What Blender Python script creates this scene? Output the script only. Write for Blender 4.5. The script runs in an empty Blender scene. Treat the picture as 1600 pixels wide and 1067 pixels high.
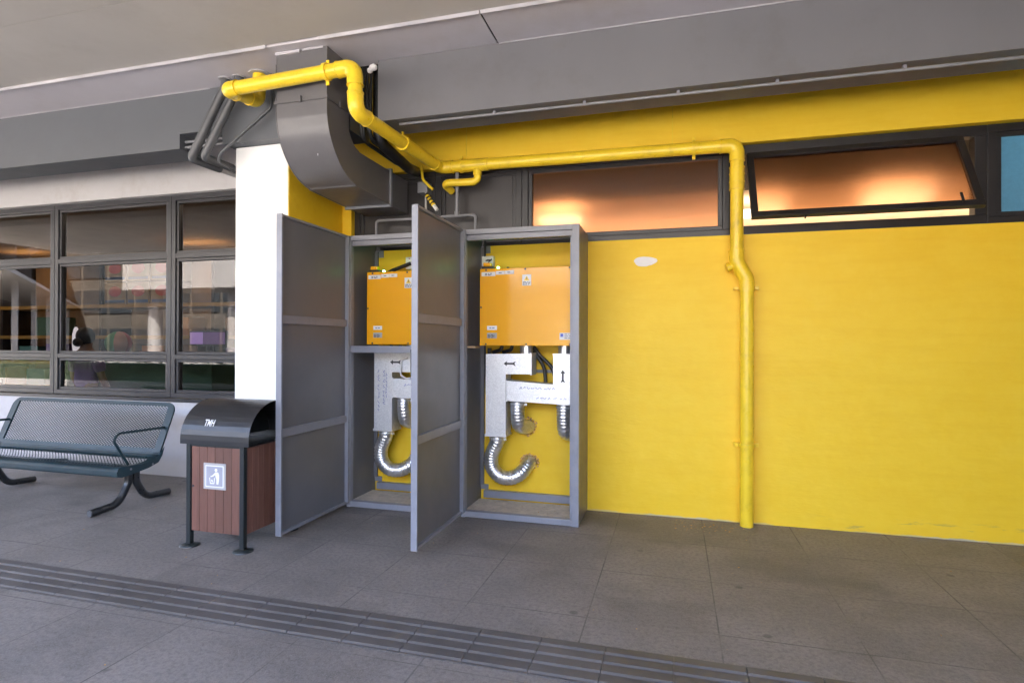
import bpy, bmesh, math, random
from mathutils import Vector, Matrix
random.seed(7)
C = bpy.context.scene
col = C.collection
R_ = math.radians

# ------------------------------------------------------------------ camera
cam = bpy.data.cameras.new('camera'); cam_o = bpy.data.objects.new('camera', cam); col.objects.link(cam_o)
cam.sensor_width = 36; cam.lens = 20.244; cam.clip_start = .05; cam.clip_end = 400
right = Vector((.96238, .271689, .003026)); down = Vector((.001932, .004297, -.999989)); fwd = Vector((-.271699, .962375, .00361))
M = Matrix.Identity(4)
for i in range(3):
    M[i][0] = right[i]; M[i][1] = -down[i]; M[i][2] = -fwd[i]
M[0][3], M[1][3], M[2][3] = 0, 0, 1.4
cam_o.matrix_world = M
C.camera = cam_o
# ------------------------------------------------------------------ light
SUN_EL, SUN_AZ = 60, 20          # sun high behind the building
w = bpy.data.worlds.new('World'); C.world = w; w.use_nodes = True
nt = w.node_tree; bg = nt.nodes['Background']
sky = nt.nodes.new('ShaderNodeTexSky'); sky.sky_type = 'NISHITA'; sky.sun_disc = False
sky.sun_elevation = R_(SUN_EL); sky.sun_rotation = R_(SUN_AZ); sky.air_density = .65; sky.dust_density = 5.0; sky.ozone_density = .6
nt.links.new(sky.outputs[0], bg.inputs[0]); bg.inputs[1].default_value = .15
sun = bpy.data.lights.new('sun', 'SUN'); sun.energy = 5.0; sun.angle = R_(.5); sun.color = (1, .95, .86)
so = bpy.data.objects.new('sun', sun); col.objects.link(so)
sd = Vector((math.sin(R_(SUN_AZ)) * math.cos(R_(SUN_EL)), math.cos(R_(SUN_AZ)) * math.cos(R_(SUN_EL)), math.sin(R_(SUN_EL))))
so.rotation_euler = sd.to_track_quat('Z', 'Y').to_euler()
C.view_settings.view_transform = 'Standard'; C.view_settings.look = 'None'
C.view_settings.exposure = 5.08; C.view_settings.gamma = 1
C.cycles.max_bounces = 10; C.cycles.diffuse_bounces = 6; C.cycles.glossy_bounces = 5; C.cycles.transmission_bounces = 8
C.cycles.sample_clamp_indirect = 8; C.cycles.caustics_reflective = False

# ------------------------------------------------------------------ materials
def lin(c): return tuple(((x / 255 + .055) / 1.055) ** 2.4 if x / 255 > .04045 else x / 255 / 12.92 for x in c)
class N:
    """small node-tree helper"""
    def __init__(s, name):
        s.m = bpy.data.materials.new(name); s.m.use_nodes = True; s.t = s.m.node_tree
        s.b = s.t.nodes['Principled BSDF']; s.out = s.t.nodes['Material Output']
    def n(s, typ, **k):
        x = s.t.nodes.new('ShaderNode' + typ)
        for a, v in k.items(): setattr(x, a, v)
        return x
    def l(s, a, b): s.t.links.new(a, b)
    def val(s, x, sock):
        if isinstance(x, (int, float)): sock.default_value = x
        else: s.l(x, sock)
    def math(s, op, a, b=0.0, c=0.0):
        x = s.n('Math', operation=op)
        for i, v in enumerate((a, b, c)): s.val(v, x.inputs[i])
        return x.outputs[0]
    def pos(s): return s.n('NewGeometry').outputs['Position']
    def noise(s, scale, detail=4, rough=.6, vec=None, stretch=None):
        x = s.n('TexNoise'); x.inputs['Scale'].default_value = scale; x.inputs['Detail'].default_value = detail; x.inputs['Roughness'].default_value = rough
        v = vec or s.pos()
        if stretch:
            mp = s.n('Mapping'); mp.inputs['Scale'].default_value = stretch; s.l(v, mp.inputs['Vector']); v = mp.outputs[0]
        s.l(v, x.inputs['Vector']); return x.outputs['Fac']
    def mix(s, f, a, b):
        x = s.n('Mix', data_type='RGBA'); s.val(f, x.inputs[0])
        for v, k in ((a, 6), (b, 7)):
            if isinstance(v, tuple): x.inputs[k].default_value = (*v, 1)
            else: s.l(v, x.inputs[k])
        return x.outputs[2]
    def ramp(s, f, lo, hi):
        x = s.n('MapRange'); s.val(f, x.inputs[0]); x.inputs[1].default_value = lo; x.inputs[2].default_value = hi; return x.outputs[0]
    def bump(s, h, strength=.3, dist=.01):
        x = s.n('Bump'); x.inputs['Strength'].default_value = strength; x.inputs['Distance'].default_value = dist
        s.l(h, x.inputs['Height']); s.l(x.outputs[0], s.b.inputs['Normal'])
    def color(s, c):
        if isinstance(c, tuple): s.b.inputs['Base Color'].default_value = (*c, 1)
        else: s.l(c, s.b.inputs['Base Color'])
    def set(s, rough=.5, metal=0, spec=.5, coat=0):
        s.val(rough, s.b.inputs['Roughness']); s.val(metal, s.b.inputs['Metallic'])
        s.b.inputs['Specular IOR Level'].default_value = spec; s.b.inputs['Coat Weight'].default_value = coat
        return s
def paint(name, c, rough=.45, metal=0, var=.12, scale=3, bump=.0, bscale=60, spec=.5, dirt=None, stretch=None, coat=0):
    k = N(name); d = tuple(x * (1 - var) for x in c); e = tuple(min(1, x * (1 + var)) for x in c)
    cc = k.mix(k.ramp(k.noise(scale, 5, stretch=stretch), .3, .7), d, e)
    if dirt:
        cc = k.mix(k.math('MULTIPLY', k.ramp(k.noise(scale * 2.3, 8, .7), .52, .72), dirt[1]), cc, dirt[0])
    k.color(cc); k.set(rough, metal, spec, coat)
    k.val(k.math('ADD', k.math('MULTIPLY', k.noise(scale * 5, 3), .18), rough - .09), k.b.inputs['Roughness'])
    if bump: k.bump(k.noise(bscale, 4), bump, .004)
    return k.m
def emit(name, c, s):
    k = N(name); k.color(c); k.b.inputs['Emission Color'].default_value = (*c, 1); k.b.inputs['Emission Strength'].default_value = s; return k.m

# yellow rendered wall: trowel unevenness, scuffs and a bare line along the floor
def wall_yellow():
    k = N('yellow_wall_paint'); p = k.pos(); sp = k.n('SeparateXYZ'); k.l(p, sp.inputs[0]); X, Y, Z = sp.outputs
    base = k.mix(k.ramp(k.noise(.9, 4), .3, .7), (.86, .545, .016), (.90, .595, .028))
    base = k.mix(k.math('MULTIPLY', k.ramp(k.noise(7, 6, .65), .40, .75), .6), base, (.92, .635, .045))
    # scuffs low on the wall
    low = k.math('MULTIPLY', k.math('MULTIPLY', k.ramp(Z, .14, .05), k.ramp(k.noise(2.6, 6, .7, stretch=(1, 1, 7)), .585, .65)), k.ramp(X, .95, 1.5))
    base = k.mix(k.math('MULTIPLY', k.ramp(k.noise(16, 4, .6, stretch=(.12, 1, 1)), .45, .75), .35), base, (.80, .47, .010))
    base = k.mix(k.math('MULTIPLY', low, .75), base, (.25, .2, .13))
    edge = k.math('LESS_THAN', k.math('ADD', Z, k.math('MULTIPLY', k.noise(9, 3), .03)), .026)
    edge = k.math('MULTIPLY', edge, k.ramp(k.noise(1.3, 4), .42, .58))
    base = k.mix(k.math('MULTIPLY', edge, .8), base, (.50, .45, .34))
    k.color(base); k.set(.55, 0, .4)
    h = k.math('ADD', k.math('MULTIPLY', k.noise(2.0, 3), 3.0), k.math('MULTIPLY', k.noise(38, 4, stretch=(.6, 1, 1.6)), .35))
    k.bump(h, .28, .012)
    return k.m
def floor_mat():
    k = N('stone_paving'); p = k.pos(); sp = k.n('SeparateXYZ'); k.l(p, sp.inputs[0]); X, Y, Z = sp.outputs
    T = .64
    u = k.math('DIVIDE', k.math('SUBTRACT', X, .85), T); v = k.math('DIVIDE', k.math('SUBTRACT', Y, 4.23), T)
    fu, fv = k.math('FLOOR', u), k.math('FLOOR', v)
    cmb = k.n('CombineXYZ'); k.l(fu, cmb.inputs[0]); k.l(fv, cmb.inputs[1])
    wn = k.n('TexWhiteNoise', noise_dimensions='2D'); k.l(cmb.outputs[0], wn.inputs['Vector'])
    tone = wn.outputs['Value']
    base = k.mix(tone, (.122, .108, .097), (.172, .152, .137))
    # blotchy wear and damp stains
    base = k.mix(k.ramp(k.noise(1.9, 7, .66), .42, .64), base, (.215, .189, .169))
    base = k.mix(k.math('MULTIPLY', k.ramp(k.noise(1.05, 7, .6, stretch=(1, 1.4, 1)), .52, .64), .78), base, (.066, .059, .053))
    fine = k.noise(150, 3, .7)
    base = k.mix(k.math('MULTIPLY', k.ramp(fine, .36, .66), .7), base, (.245, .220, .200))
    mid = k.noise(44, 5, .75)
    base = k.mix(k.math('MULTIPLY', k.ramp(mid, .45, .66), .6), base, (.078, .070, .063))
    vo = k.n('TexVoronoi'); vo.inputs['Scale'].default_value = 3.1; k.l(p, vo.inputs['Vector'])
    spot = k.math('MULTIPLY', k.ramp(vo.outputs['Distance'], .085, .05), k.math('GREATER_THAN', k.noise(1.7, 2), .52))
    base = k.mix(k.math('MULTIPLY', spot, .55), base, (.045, .041, .038))
    # joints, partly filled
    du = k.math('MULTIPLY', k.math('ABSOLUTE', k.math('SUBTRACT', u, k.math('ROUND', u))), T)
    dv = k.math('MULTIPLY', k.math('ABSOLUTE', k.math('SUBTRACT', v, k.math('ROUND', v))), T)
    wob = k.math('MULTIPLY', k.noise(14, 3), .006)
    j = k.math('LESS_THAN', k.math('ADD', k.math('MINIMUM', du, dv), wob), .0068)
    vis = k.ramp(k.noise(1.9, 3), .38, .60)
    jj = k.math('MULTIPLY', j, k.math('ADD', k.math('MULTIPLY', vis, .65), .10))
    base = k.mix(jj, base, (.045, .041, .038))
    k.color(base); k.set(.62, 0, .45)
    k.val(k.math('ADD', k.math('MULTIPLY', k.noise(3, 5), .22), .46), k.b.inputs['Roughness'])
    h = k.math('SUBTRACT', k.math('ADD', k.math('MULTIPLY', fine, .35), k.math('MULTIPLY', k.noise(30, 5, .7), .8)), k.math('MULTIPLY', jj, 1.2))
    k.bump(h, .5, .006)
    return k.m
def wood_mat():
    k = N('brown_slat'); sp = k.n('SeparateXYZ'); k.l(k.pos(), sp.inputs[0])
    oi = k.n('TexWhiteNoise', noise_dimensions='2D')
    c = k.n('CombineXYZ'); k.l(k.math('FLOOR', k.math('DIVIDE', k.math('ADD', sp.outputs[0], 3.235), .0725)), c.inputs[0]); k.l(k.math('FLOOR', k.math('DIVIDE', sp.outputs[1], .0725)), c.inputs[1])
    k.l(c.outputs[0], oi.inputs['Vector'])
    a = k.mix(oi.outputs['Value'], (.115, .054, .037), (.18, .080, .056))
    g = k.noise(22, 6, .65, stretch=(3, 3, .25))
    k.color(k.mix(k.math('MULTIPLY', k.ramp(g, .45, .7), .5), a, (.10, .038, .026))); k.set(.5); k.bump(g, .2, .003); return k.m
def galv():
    k = N('galvanised_steel'); v = k.n('TexVoronoi'); v.inputs['Scale'].default_value = 120; k.l(k.pos(), v.inputs['Vector'])
    sp = k.n('SeparateColor'); k.l(v.outputs['Color'], sp.inputs[0])
    k.color(k.mix(sp.outputs[0], (.66, .67, .68), (.80, .81, .82))); k.set(.42, .6)
    k.val(k.math('ADD', k.math('MULTIPLY', sp.outputs[1], .08), .38), k.b.inputs['Roughness']); k.bump(k.noise(4, 2), .10, .01); return k.m
def glass_tinted():
    k = N('tinted_window_glass'); tr = k.n('BsdfTransparent'); tr.inputs[0].default_value = (.42, .40, .38, 1)
    gl = k.n('BsdfGlossy'); gl.inputs['Roughness'].default_value = .0; gl.inputs[0].default_value = (.95, .95, .97, 1)
    fr = k.n('Fresnel'); fr.inputs[0].default_value = 1.5
    bp = k.n('Bump'); bp.inputs['Strength'].default_value = .04; bp.inputs['Distance'].default_value = .02; k.l(k.noise(.8, 1), bp.inputs['Height']); k.l(bp.outputs[0], gl.inputs['Normal'])
    mx = k.n('MixShader'); k.l(fr.outputs[0], mx.inputs[0]); k.l(tr.outputs[0], mx.inputs[1]); k.l(gl.outputs[0], mx.inputs[2]); k.l(mx.outputs[0], k.out.inputs[0]); return k.m
def glass_frosted(c):
    k = N('frosted_amber_glass'); k.color(c); k.set(.22, 0, .5); k.b.inputs['Transmission Weight'].default_value = 1; k.b.inputs['IOR'].default_value = 1.3; return k.m

m_wall = wall_yellow(); m_floor = floor_mat(); m_wood = wood_mat(); m_galv = galv(); m_tint = glass_tinted()
m_amber = glass_frosted((.72, .44, .28))
m_pipe = paint('yellow_pipe_paint', (.87, .61, .030), .30, var=.07, scale=4, bump=.08, bscale=25, dirt=((.35, .22, .03), .35))
m_grey = paint('grey_cabinet_paint', (.146, .146, .158), .36, var=.08, scale=2.0, bump=.10, bscale=7, dirt=((.19, .165, .14), .30))
m_edge = paint('grey_frame_paint_lit', (.235, .240, .270), .34, var=.08, scale=4, dirt=((.12, .12, .13), .3))  # lighter copy of the cabinet grey; light on the edges put into colour
m_duct = paint('duct_paint', (.125, .121, .128), .36, var=.10, scale=2, bump=.12, bscale=7, dirt=((.19, .18, .18), .25))
m_beam = paint('beam_paint', (.148, .147, .158), .5, var=.07, scale=1.0, bump=.05, bscale=30, dirt=((.115, .11, .108), .5), stretch=(1, 1, .35))
m_beamL = paint('beam_paint_bluish_dimmed', (.100, .107, .119), .5, var=.06, scale=1.2, bump=.05, bscale=30)  # bluer tone, darkened to put the dim left-hand light into the paint
m_soffit = paint('soffit_board', (.56, .535, .57), .55, var=.07, scale=.9, dirt=((.45, .41, .40), .45))
m_ceil = paint('ceiling_board', (.47, .447, .415), .6, var=.08, scale=.7, bump=.04, bscale=12, dirt=((.36, .33, .29), .4))
m_trim = paint('white_trim', (.46, .445, .475), .5, var=.25, scale=1.7)
m_white = paint('white_column_paint', (.86, .86, .86), .5, var=.03, scale=2, bump=.05, bscale=40)
m_offwhite = paint('white_wall_paint', (.56, .54, .54), .55, var=.05, scale=1.5, dirt=((.42, .38, .34), .45))
m_alu = paint('dark_window_frame', (.022, .020, .021), .35, var=.15, scale=5)
m_aluL = paint('charcoal_window_frame', (.032, .031, .034), .33, var=.12, scale=5)
m_panel = paint('dark_panel', (.030, .026, .026), .4, var=.15, scale=3)
m_bench = paint('bench_coating', (.004, .024, .033), .40, var=.2, scale=6)
m_blk = paint('black_tube_coating', (.016, .017, .018), .30, var=.2, scale=8)
m_lid = paint('charcoal_lid_coating', (.017, .0175, .019), .36, var=.15, scale=6)
m_post = paint('bin_post_coating', (.016, .020, .020), .35, var=.2)
m_unit = paint('orange_enamel', (.88, .41, .008), .15, var=.02, scale=2, spec=.45)
m_flex = paint('aluminium_foil_hose', (.74, .74, .75), .30, .9, var=.1, scale=20, bump=.45, bscale=38)
m_rubber = paint('black_hose', (.012, .012, .013), .4)
m_label = paint('white_label', (.78, .77, .75), .4, var=.03)
m_ink = paint('dark_print', (.03, .03, .035), .5)
m_blue = paint('blue_pen', (.06, .09, .42), .5)
m_gry2 = paint('pictogram_grey', (.34, .34, .38), .4)
m_pipegrey = paint('grey_pipe_paint', (.080, .083, .088), .4, var=.15)
m_pvc = paint('pale_pvc', (.42, .40, .38), .4)
m_cond = paint('grey_conduit', (.20, .20, .215), .4)
m_foam = paint('orange_sealant', (.62, .36, .14), .8, var=.4, scale=30, bump=.6, bscale=40)
m_dust = paint('dusty_floor', (.55, .48, .39), .9, var=.2, scale=12, dirt=((.16, .14, .12), .5))
m_tact = paint('tactile_paving', (.088, .079, .073), .5, var=.2, scale=2.2, bump=.3, bscale=70, dirt=((.06, .053, .05), .5))
m_plaster = paint('bare_plaster', (.80, .78, .78), .8, var=.04, scale=20)
m_dark = paint('void_black', (.012, .012, .013), .7)
m_asph = paint('pale_road', (.15, .145, .14), .8, scale=3)
m_conc = paint('pale_concrete', (.22, .21, .20), .75, var=.12, scale=.6)
m_concd = paint('grey_concrete', (.30, .28, .26), .75, var=.12, scale=.6)
m_facade = paint('weathered_facade', (.055, .049, .042), .75, var=.2, scale=.5)
m_glassd = paint('far_dark_glass', (.03, .035, .04), .1)
m_bluepane = paint('blue_film', (.10, .30, .47), .35, var=.06, scale=40)
m_cream = paint('cream_room_wall', (.84, .72, .58), .8)
m_brownc = paint('brown_bulkhead', (.022, .012, .008), .7)

# ------------------------------------------------------------------ mesh helpers
class MB:
    def __init__(s): s.v = []; s.f = []; s.sm = []
    def add(s, vs, fs, smooth=False):
        o = len(s.v); s.v += [Vector(p) for p in vs]; s.f += [tuple(i + o for i in f) for f in fs]; s.sm += [smooth] * len(fs); return s
    def box(s, x0, x1, y0, y1, z0, z1, b=0):
        if b: 
            b = min(b, (x1 - x0) * .45, (y1 - y0) * .45, (z1 - z0) * .45)
            bm = bmesh.new(); bmesh.ops.create_cube(bm, size=1)
            for v in bm.verts: v.co = Vector(((x0 + x1) / 2 + v.co.x * (x1 - x0), (y0 + y1) / 2 + v.co.y * (y1 - y0), (z0 + z1) / 2 + v.co.z * (z1 - z0)))
            bmesh.ops.bevel(bm, geom=bm.edges[:], offset=b, segments=2, affect='EDGES', profile=.5)
            bm.verts.index_update(); s.add([v.co.copy() for v in bm.verts], [[v.index for v in f.verts] for f in bm.faces]); bm.free(); return s
        return s.add([(x, y, z) for x in (x0, x1) for y in (y0, y1) for z in (z0, z1)], [(0, 1, 3, 2), (4, 6, 7, 5), (0, 4, 5, 1), (2, 3, 7, 6), (0, 2, 6, 4), (1, 5, 7, 3)])
    def prism(s, poly, axis, a, b):
        """poly: 2D points in the two other axes (order xyz without axis), counter-clockwise or not"""
        n = len(poly)
        def P(p, t): q = list(p); q.insert(axis, t); return q
        return s.add([P(p, a) for p in poly] + [P(p, b) for p in poly], [tuple(range(n))[::-1], tuple(range(n, 2 * n))] + [(i, (i + 1) % n, n + (i + 1) % n, n + i) for i in range(n)])
    def tube(s, path, r, seg=12, caps=True, smooth=True):
        pts = [Vector(p) for p in path]; n = len(pts); rr = r if callable(r) else (lambda i: r)
        tang = [((pts[min(i + 1, n - 1)] - pts[max(i - 1, 0)]).normalized()) for i in range(n)]
        up = Vector((0, 0, 1)) if abs(tang[0].z) < .9 else Vector((1, 0, 0))
        nrm = (up - tang[0] * up.dot(tang[0])).normalized(); vs = []
        for i in range(n):
            nrm = (nrm - tang[i] * nrm.dot(tang[i])).normalized(); bn = tang[i].cross(nrm)
            for k in range(seg):
                a = 2 * math.pi * k / seg; vs.append(pts[i] + (nrm * math.cos(a) + bn * math.sin(a)) * rr(i))
        fs = [(i * seg + k, i * seg + (k + 1) % seg, (i + 1) * seg + (k + 1) % seg, (i + 1) * seg + k) for i in range(n - 1) for k in range(seg)]
        s.add(vs, fs, smooth)
        if caps: s.add(vs[:seg], [tuple(range(seg))[::-1]]); s.add(vs[-seg:], [tuple(range(seg))])
        return s
    def ring(s, c, axis, r0, r1, h, seg=24):
        """flat collar: annulus extruded by h along axis"""
        c = Vector(c); axis = Vector(axis).normalized(); u = axis.orthogonal().normalized(); w_ = axis.cross(u); vs = []
        for t in (0, h):
            for r in (r0, r1):
                vs += [c + axis * t + (u * math.cos(2 * math.pi * k / seg) + w_ * math.sin(2 * math.pi * k / seg)) * r for k in range(seg)]
        fs = []
        for a, b in ((0, 1), (1, 3), (3, 2), (2, 0)):
            fs += [(a * seg + k, b * seg + k, b * seg + (k + 1) % seg, a * seg + (k + 1) % seg) for k in range(seg)]
        return s.add(vs, fs)
    def sphere(s, c, r, u=12, v=8, sc=(1, 1, 1)):
        c = Vector(c); vs = [c + Vector((0, 0, r * sc[2]))]
        for j in range(1, v):
            for i in range(u):
                th, ph = math.pi * j / v, 2 * math.pi * i / u
                vs.append(c + Vector((r * sc[0] * math.sin(th) * math.cos(ph), r * sc[1] * math.sin(th) * math.sin(ph), r * sc[2] * math.cos(th))))
        vs.append(c - Vector((0, 0, r * sc[2]))); fs = [(0, 1 + i, 1 + (i + 1) % u) for i in range(u)]
        for j in range(v - 2):
            fs += [(1 + j * u + i, 1 + (j + 1) * u + i, 1 + (j + 1) * u + (i + 1) % u, 1 + j * u + (i + 1) % u) for i in range(u)]
        L = len(vs) - 1; fs += [(L, 1 + (v - 2) * u + (i + 1) % u, 1 + (v - 2) * u + i) for i in range(u)]
        return s.add(vs, fs, True)
    def build(s, name, mat, parent=None):
        me = bpy.data.meshes.new(name); o = Vector((0, 0, 0))
        if parent is not None: o = ORG[parent]
        elif s.v:
            lo = Vector([min(p[i] for p in s.v) for i in range(3)]); hi = Vector([max(p[i] for p in s.v) for i in range(3)])
            o = Vector(((lo.x + hi.x) / 2, (lo.y + hi.y) / 2, lo.z))
        me.from_pydata([p - o for p in s.v], [], s.f); me.polygons.foreach_set('use_smooth', s.sm); me.update()
        if len(s.f) > 1:
            bm = bmesh.new(); bm.from_mesh(me); bmesh.ops.recalc_face_normals(bm, faces=bm.faces); bm.to_mesh(me); bm.free()
        me.materials.append(mat); ob = bpy.data.objects.new(name, me); col.objects.link(ob)
        if parent is not None: ob.parent = parent
        else: ob.location = o
        ORG[ob] = o.copy(); return ob
ORG = {}
def fillet(path, r, n=8):
    pts = [Vector(p) for p in path]; out = [pts[0]]
    for i in range(1, len(pts) - 1):
        a, b, c = pts[i - 1], pts[i], pts[i + 1]; u = (a - b); v = (c - b); rad = r[i - 1] if isinstance(r, (list, tuple)) else r
        ang = u.angle(v); d = min(rad / math.tan(ang / 2), u.length * .49, v.length * .49); u.normalize(); v.normalize()
        p0, p1 = b + u * d, b + v * d; bis = (u + v).normalized(); rr = d * math.tan(ang / 2); cen = b + bis * math.sqrt(d * d + rr * rr)
        e0, e1 = p0 - cen, p1 - cen; th = e0.angle(e1)
        for k in range(n + 1):
            t = k / n; out.append(cen + (e0 * math.sin((1 - t) * th) + e1 * math.sin(t * th)) / math.sin(th))
    out.append(pts[-1]); return out
def spline(p, n=10):
    p = [Vector(q_) for q_ in p]; out = []
    for i in range(len(p) - 1):
        q0, q1, q2, q3 = (p[max(0, min(len(p) - 1, j))] for j in (i - 1, i, i + 1, i + 2))
        for k in range(n):
            t = k / n; out.append(.5 * (2 * q1 + (q2 - q0) * t + (2 * q0 - 5 * q1 + 4 * q2 - q3) * t * t + (3 * q1 - q0 - 3 * q2 + q3) * t ** 3))
    return out + [p[-1]]
def densify(path, step):
    out = []; pts = [Vector(p) for p in path]
    acc = [0]
    for a, b in zip(pts, pts[1:]): acc.append(acc[-1] + (b - a).length)
    n_ = int(acc[-1] / step); j = 0
    for i in range(n_ + 1):
        d = acc[-1] * i / n_
        while j < len(pts) - 2 and acc[j + 1] < d: j += 1
        out.append(pts[j].lerp(pts[j + 1], (d - acc[j]) / max(1e-9, acc[j + 1] - acc[j])))
    return out
def tag(o, label=None, cat=None, group=None, kind=None):
    for k, v in (('label', label), ('category', cat), ('group', group), ('kind', kind)):
        if v: o[k] = v
    return o
def thing(name, label, cat, loc, group=None):
    o = bpy.data.objects.new(name, None); o.empty_display_size = .1; col.objects.link(o); o.location = loc; ORG[o] = Vector(loc)
    return tag(o, label, cat, group)
def copy_tree(o, delta=None, parent=None):
    c = o.copy(); col.objects.link(c)
    if parent: c.parent = parent
    if delta is not None: c.location = Vector(o.location) + Vector(delta)
    ORG[c] = ORG[o] + Vector(delta or (0, 0, 0))
    for ch in list(o.children): copy_tree(ch, None, c)
    return c
def bx(*a, b=0): return MB().box(*a, b=b)
def text_mesh(name, s, size, mat, mw, parent, sx=1.0, bold=.0):
    cu = bpy.data.curves.new(name, 'FONT'); cu.body = s; cu.size = size; cu.align_x = 'CENTER'; cu.align_y = 'CENTER'; cu.offset = bold; cu.extrude = .0006; cu.resolution_u = 3
    to = bpy.data.objects.new(name, cu); col.objects.link(to); bpy.context.view_layer.update()
    me = bpy.data.meshes.new_from_object(to.evaluated_get(bpy.context.evaluated_depsgraph_get())); bpy.data.objects.remove(to)
    for v in me.vertices: v.co = mw @ Vector((v.co.x * sx, v.co.y, v.co.z)) - ORG[parent]
    me.materials.clear(); me.materials.append(mat); o = bpy.data.objects.new(name, me); col.objects.link(o); o.parent = parent; ORG[o] = ORG[parent]; return o

# ================================================================== SETTING
YW = 4.85
MB().add([(-90, -90, 0), (60, -90, 0), (60, 30, 0), (-90, 30, 0)], [(0, 1, 2, 3)]).build('pavement', m_floor)['kind'] = 'structure'
MB().add([(-90, -90, .004), (60, -90, .004), (60, -2.3, .004), (-90, -2.3, .004)], [(0, 1, 2, 3)]).build('road', m_asph)['kind'] = 'structure'
# tactile strip: slabs with four raised bars
tp = MB(); x = -9.0
while x < 6:
    tp.box(x + .001, x + .299, 2.37, 2.685, -.02, .004)
    for k in range(4):
        yc = 2.372 + .31 * (k + .5) / 4; a, b = x + .002, x + .298
        tp.prism([(yc - .030, .003), (yc + .030, .003), (yc + .020, .011), (yc - .020, .011)], 0, a, b)
    x += .30
tp.build('tactile_path', m_tact)['kind'] = 'structure'

# ---- canopy ceiling, soffit
ZS = 3.53
ce = MB()
ys = [-1.25, .4, 1.30, 2.82, 3.500]
for a, b in zip(ys, ys[1:]):
    ce.box(-14, 7, a + .002, b - .002, ZS + .012, ZS + .10)
ce.box(-14, 7, -1.25, 4.85, ZS + .5, ZS + .7)
ce.build('canopy_ceiling', m_ceil)['kind'] = 'structure'
sf = thing('soffit_panel', 'long pale lavender soffit strip between the beige ceiling and the grey beams', 'soffit', (-2, 3.7, ZS))
MB().box(-14, -1.217, 3.512, 3.95, ZS, ZS + .03).box(-1.205, 7, 3.512, 3.95, ZS, ZS + .03).build('board', m_soffit, sf)
MB().box(-14, -2.84, 3.498, 3.509, ZS - .012, ZS + .012).box(-2.40, -1.216, 3.498, 3.509, ZS - .012, ZS + .012).box(-1.206, 7, 3.498, 3.509, ZS - .012, ZS + .012).build('edge_trim', m_trim, sf)
MB().box(-1.2165, -1.2055, 3.515, 3.87, ZS + .004, ZS + .012).build('joint_gap', m_dark, sf)
# ---- beams
BR = thing('ceiling_beam', 'long grey beam above the yellow wall, right of the ventilation duct', 'beam', (2, 4.0, 3.07))
MB().box(-2.155, 7, 3.895, 4.19, 3.07, ZS - .003).build('beam_body', m_beam, BR)
MB().box(-1.2, 7, 3.886, 3.893, ZS - .010, ZS - .004).build('edge_trim', m_trim, BR)
cd = thing('conduit', 'thin grey conduit clipped under the right beam edge', 'conduit', (2, 3.95, 3.05))
MB().tube([(-2.0, 3.95, 3.052), (7, 3.95, 3.030)], .011, 8).build('tube', m_cond, cd)
for xx in (-1.25, -.60, .02, .62, 1.32, 2.05):
    MB().box(xx - .010, xx + .010, 3.934, 3.966, 3.045, 3.0685).build('clip', m_cond, cd)
BL = thing('ceiling_beam', 'grey beam above the shop windows, left of the ventilation duct', 'beam', (-6, 4.1, 3.05))
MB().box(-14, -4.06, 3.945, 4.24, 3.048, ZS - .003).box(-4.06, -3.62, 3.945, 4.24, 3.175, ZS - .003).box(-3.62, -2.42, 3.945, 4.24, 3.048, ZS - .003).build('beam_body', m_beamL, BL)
MB().box(-14, -3.75, 3.937, 3.943, ZS - .009, ZS - .004).build('edge_trim', m_trim, BL)
MB().tube([(-4.05, 4.0, 3.12), (-3.5, 4.0, 3.12)], .014, 8).tube([(-4.05, 4.0, 3.075), (-3.5, 4.0, 3.075)], .014, 8).build('tube', m_cond, BL)

# ---- yellow wall with its strip windows
WX0, WX1, OZ0, OZ1 = -2.96, 6.5, 2.262, 2.985
yw = thing('yellow_wall', 'bright yellow rendered wall with a strip of high windows', 'wall', (1, YW, 0))
yb = MB()
yb.box(-3.3, WX0, YW, YW + .25, 0, 3.9).box(WX0, 7, YW, YW + .25, 0, OZ0).box(WX0, 7, YW, YW + .25, OZ1, 3.9).box(WX1, 7, YW, YW + .25, OZ0, OZ1)
yb.build('wall', m_wall, yw)
for xx in (-1.80, -.02): MB().box(xx - .004, xx + .004, YW - .006, YW - .0005, 2.99, 3.6).build('wire', m_pipe, yw)
YF = YW + .055
fr = MB()
def rect(mb, x0, x1, z0, z1, y0, y1, t, b=.004):
    mb.box(x0, x1, y0, y1, z0, z0 + t, b).box(x0, x1, y0, y1, z1 - t, z1, b).box(x0, x0 + t, y0, y1, z0 + t, z1 - t, b).box(x1 - t, x1, y0, y1, z0 + t, z1 - t, b)
def hi_window(x0, x1, name='high_window'):
    f = MB(); rect(f, x0, x1, OZ0 + .002, OZ1 - .002, YF, YF + .09, .055); rect(f, x0 + .055, x1 - .055, OZ0 + .057, OZ1 - .057, YF + .012, YF + .07, .035)
    return f.build(name, m_alu, yw)
# dark infill panels on the left
f = hi_window(WX0, -2.12); MB().box(-2.88, -2.2, YF + .03, YF + .045, OZ0 + .08, OZ1 - .08).build('panel', m_panel, f)
f = hi_window(-2.118, -1.30); MB().box(-2.04, -1.38, YF + .025, YF + .045, OZ0 + .08, OZ1 - .08).build('panel', m_panel, f)
f = hi_window(-1.298, .425); MB().box(-1.215, .34, YF + .03, YF + .036, OZ0 + .085, OZ1 - .085).build('pane', m_amber, f)
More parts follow.
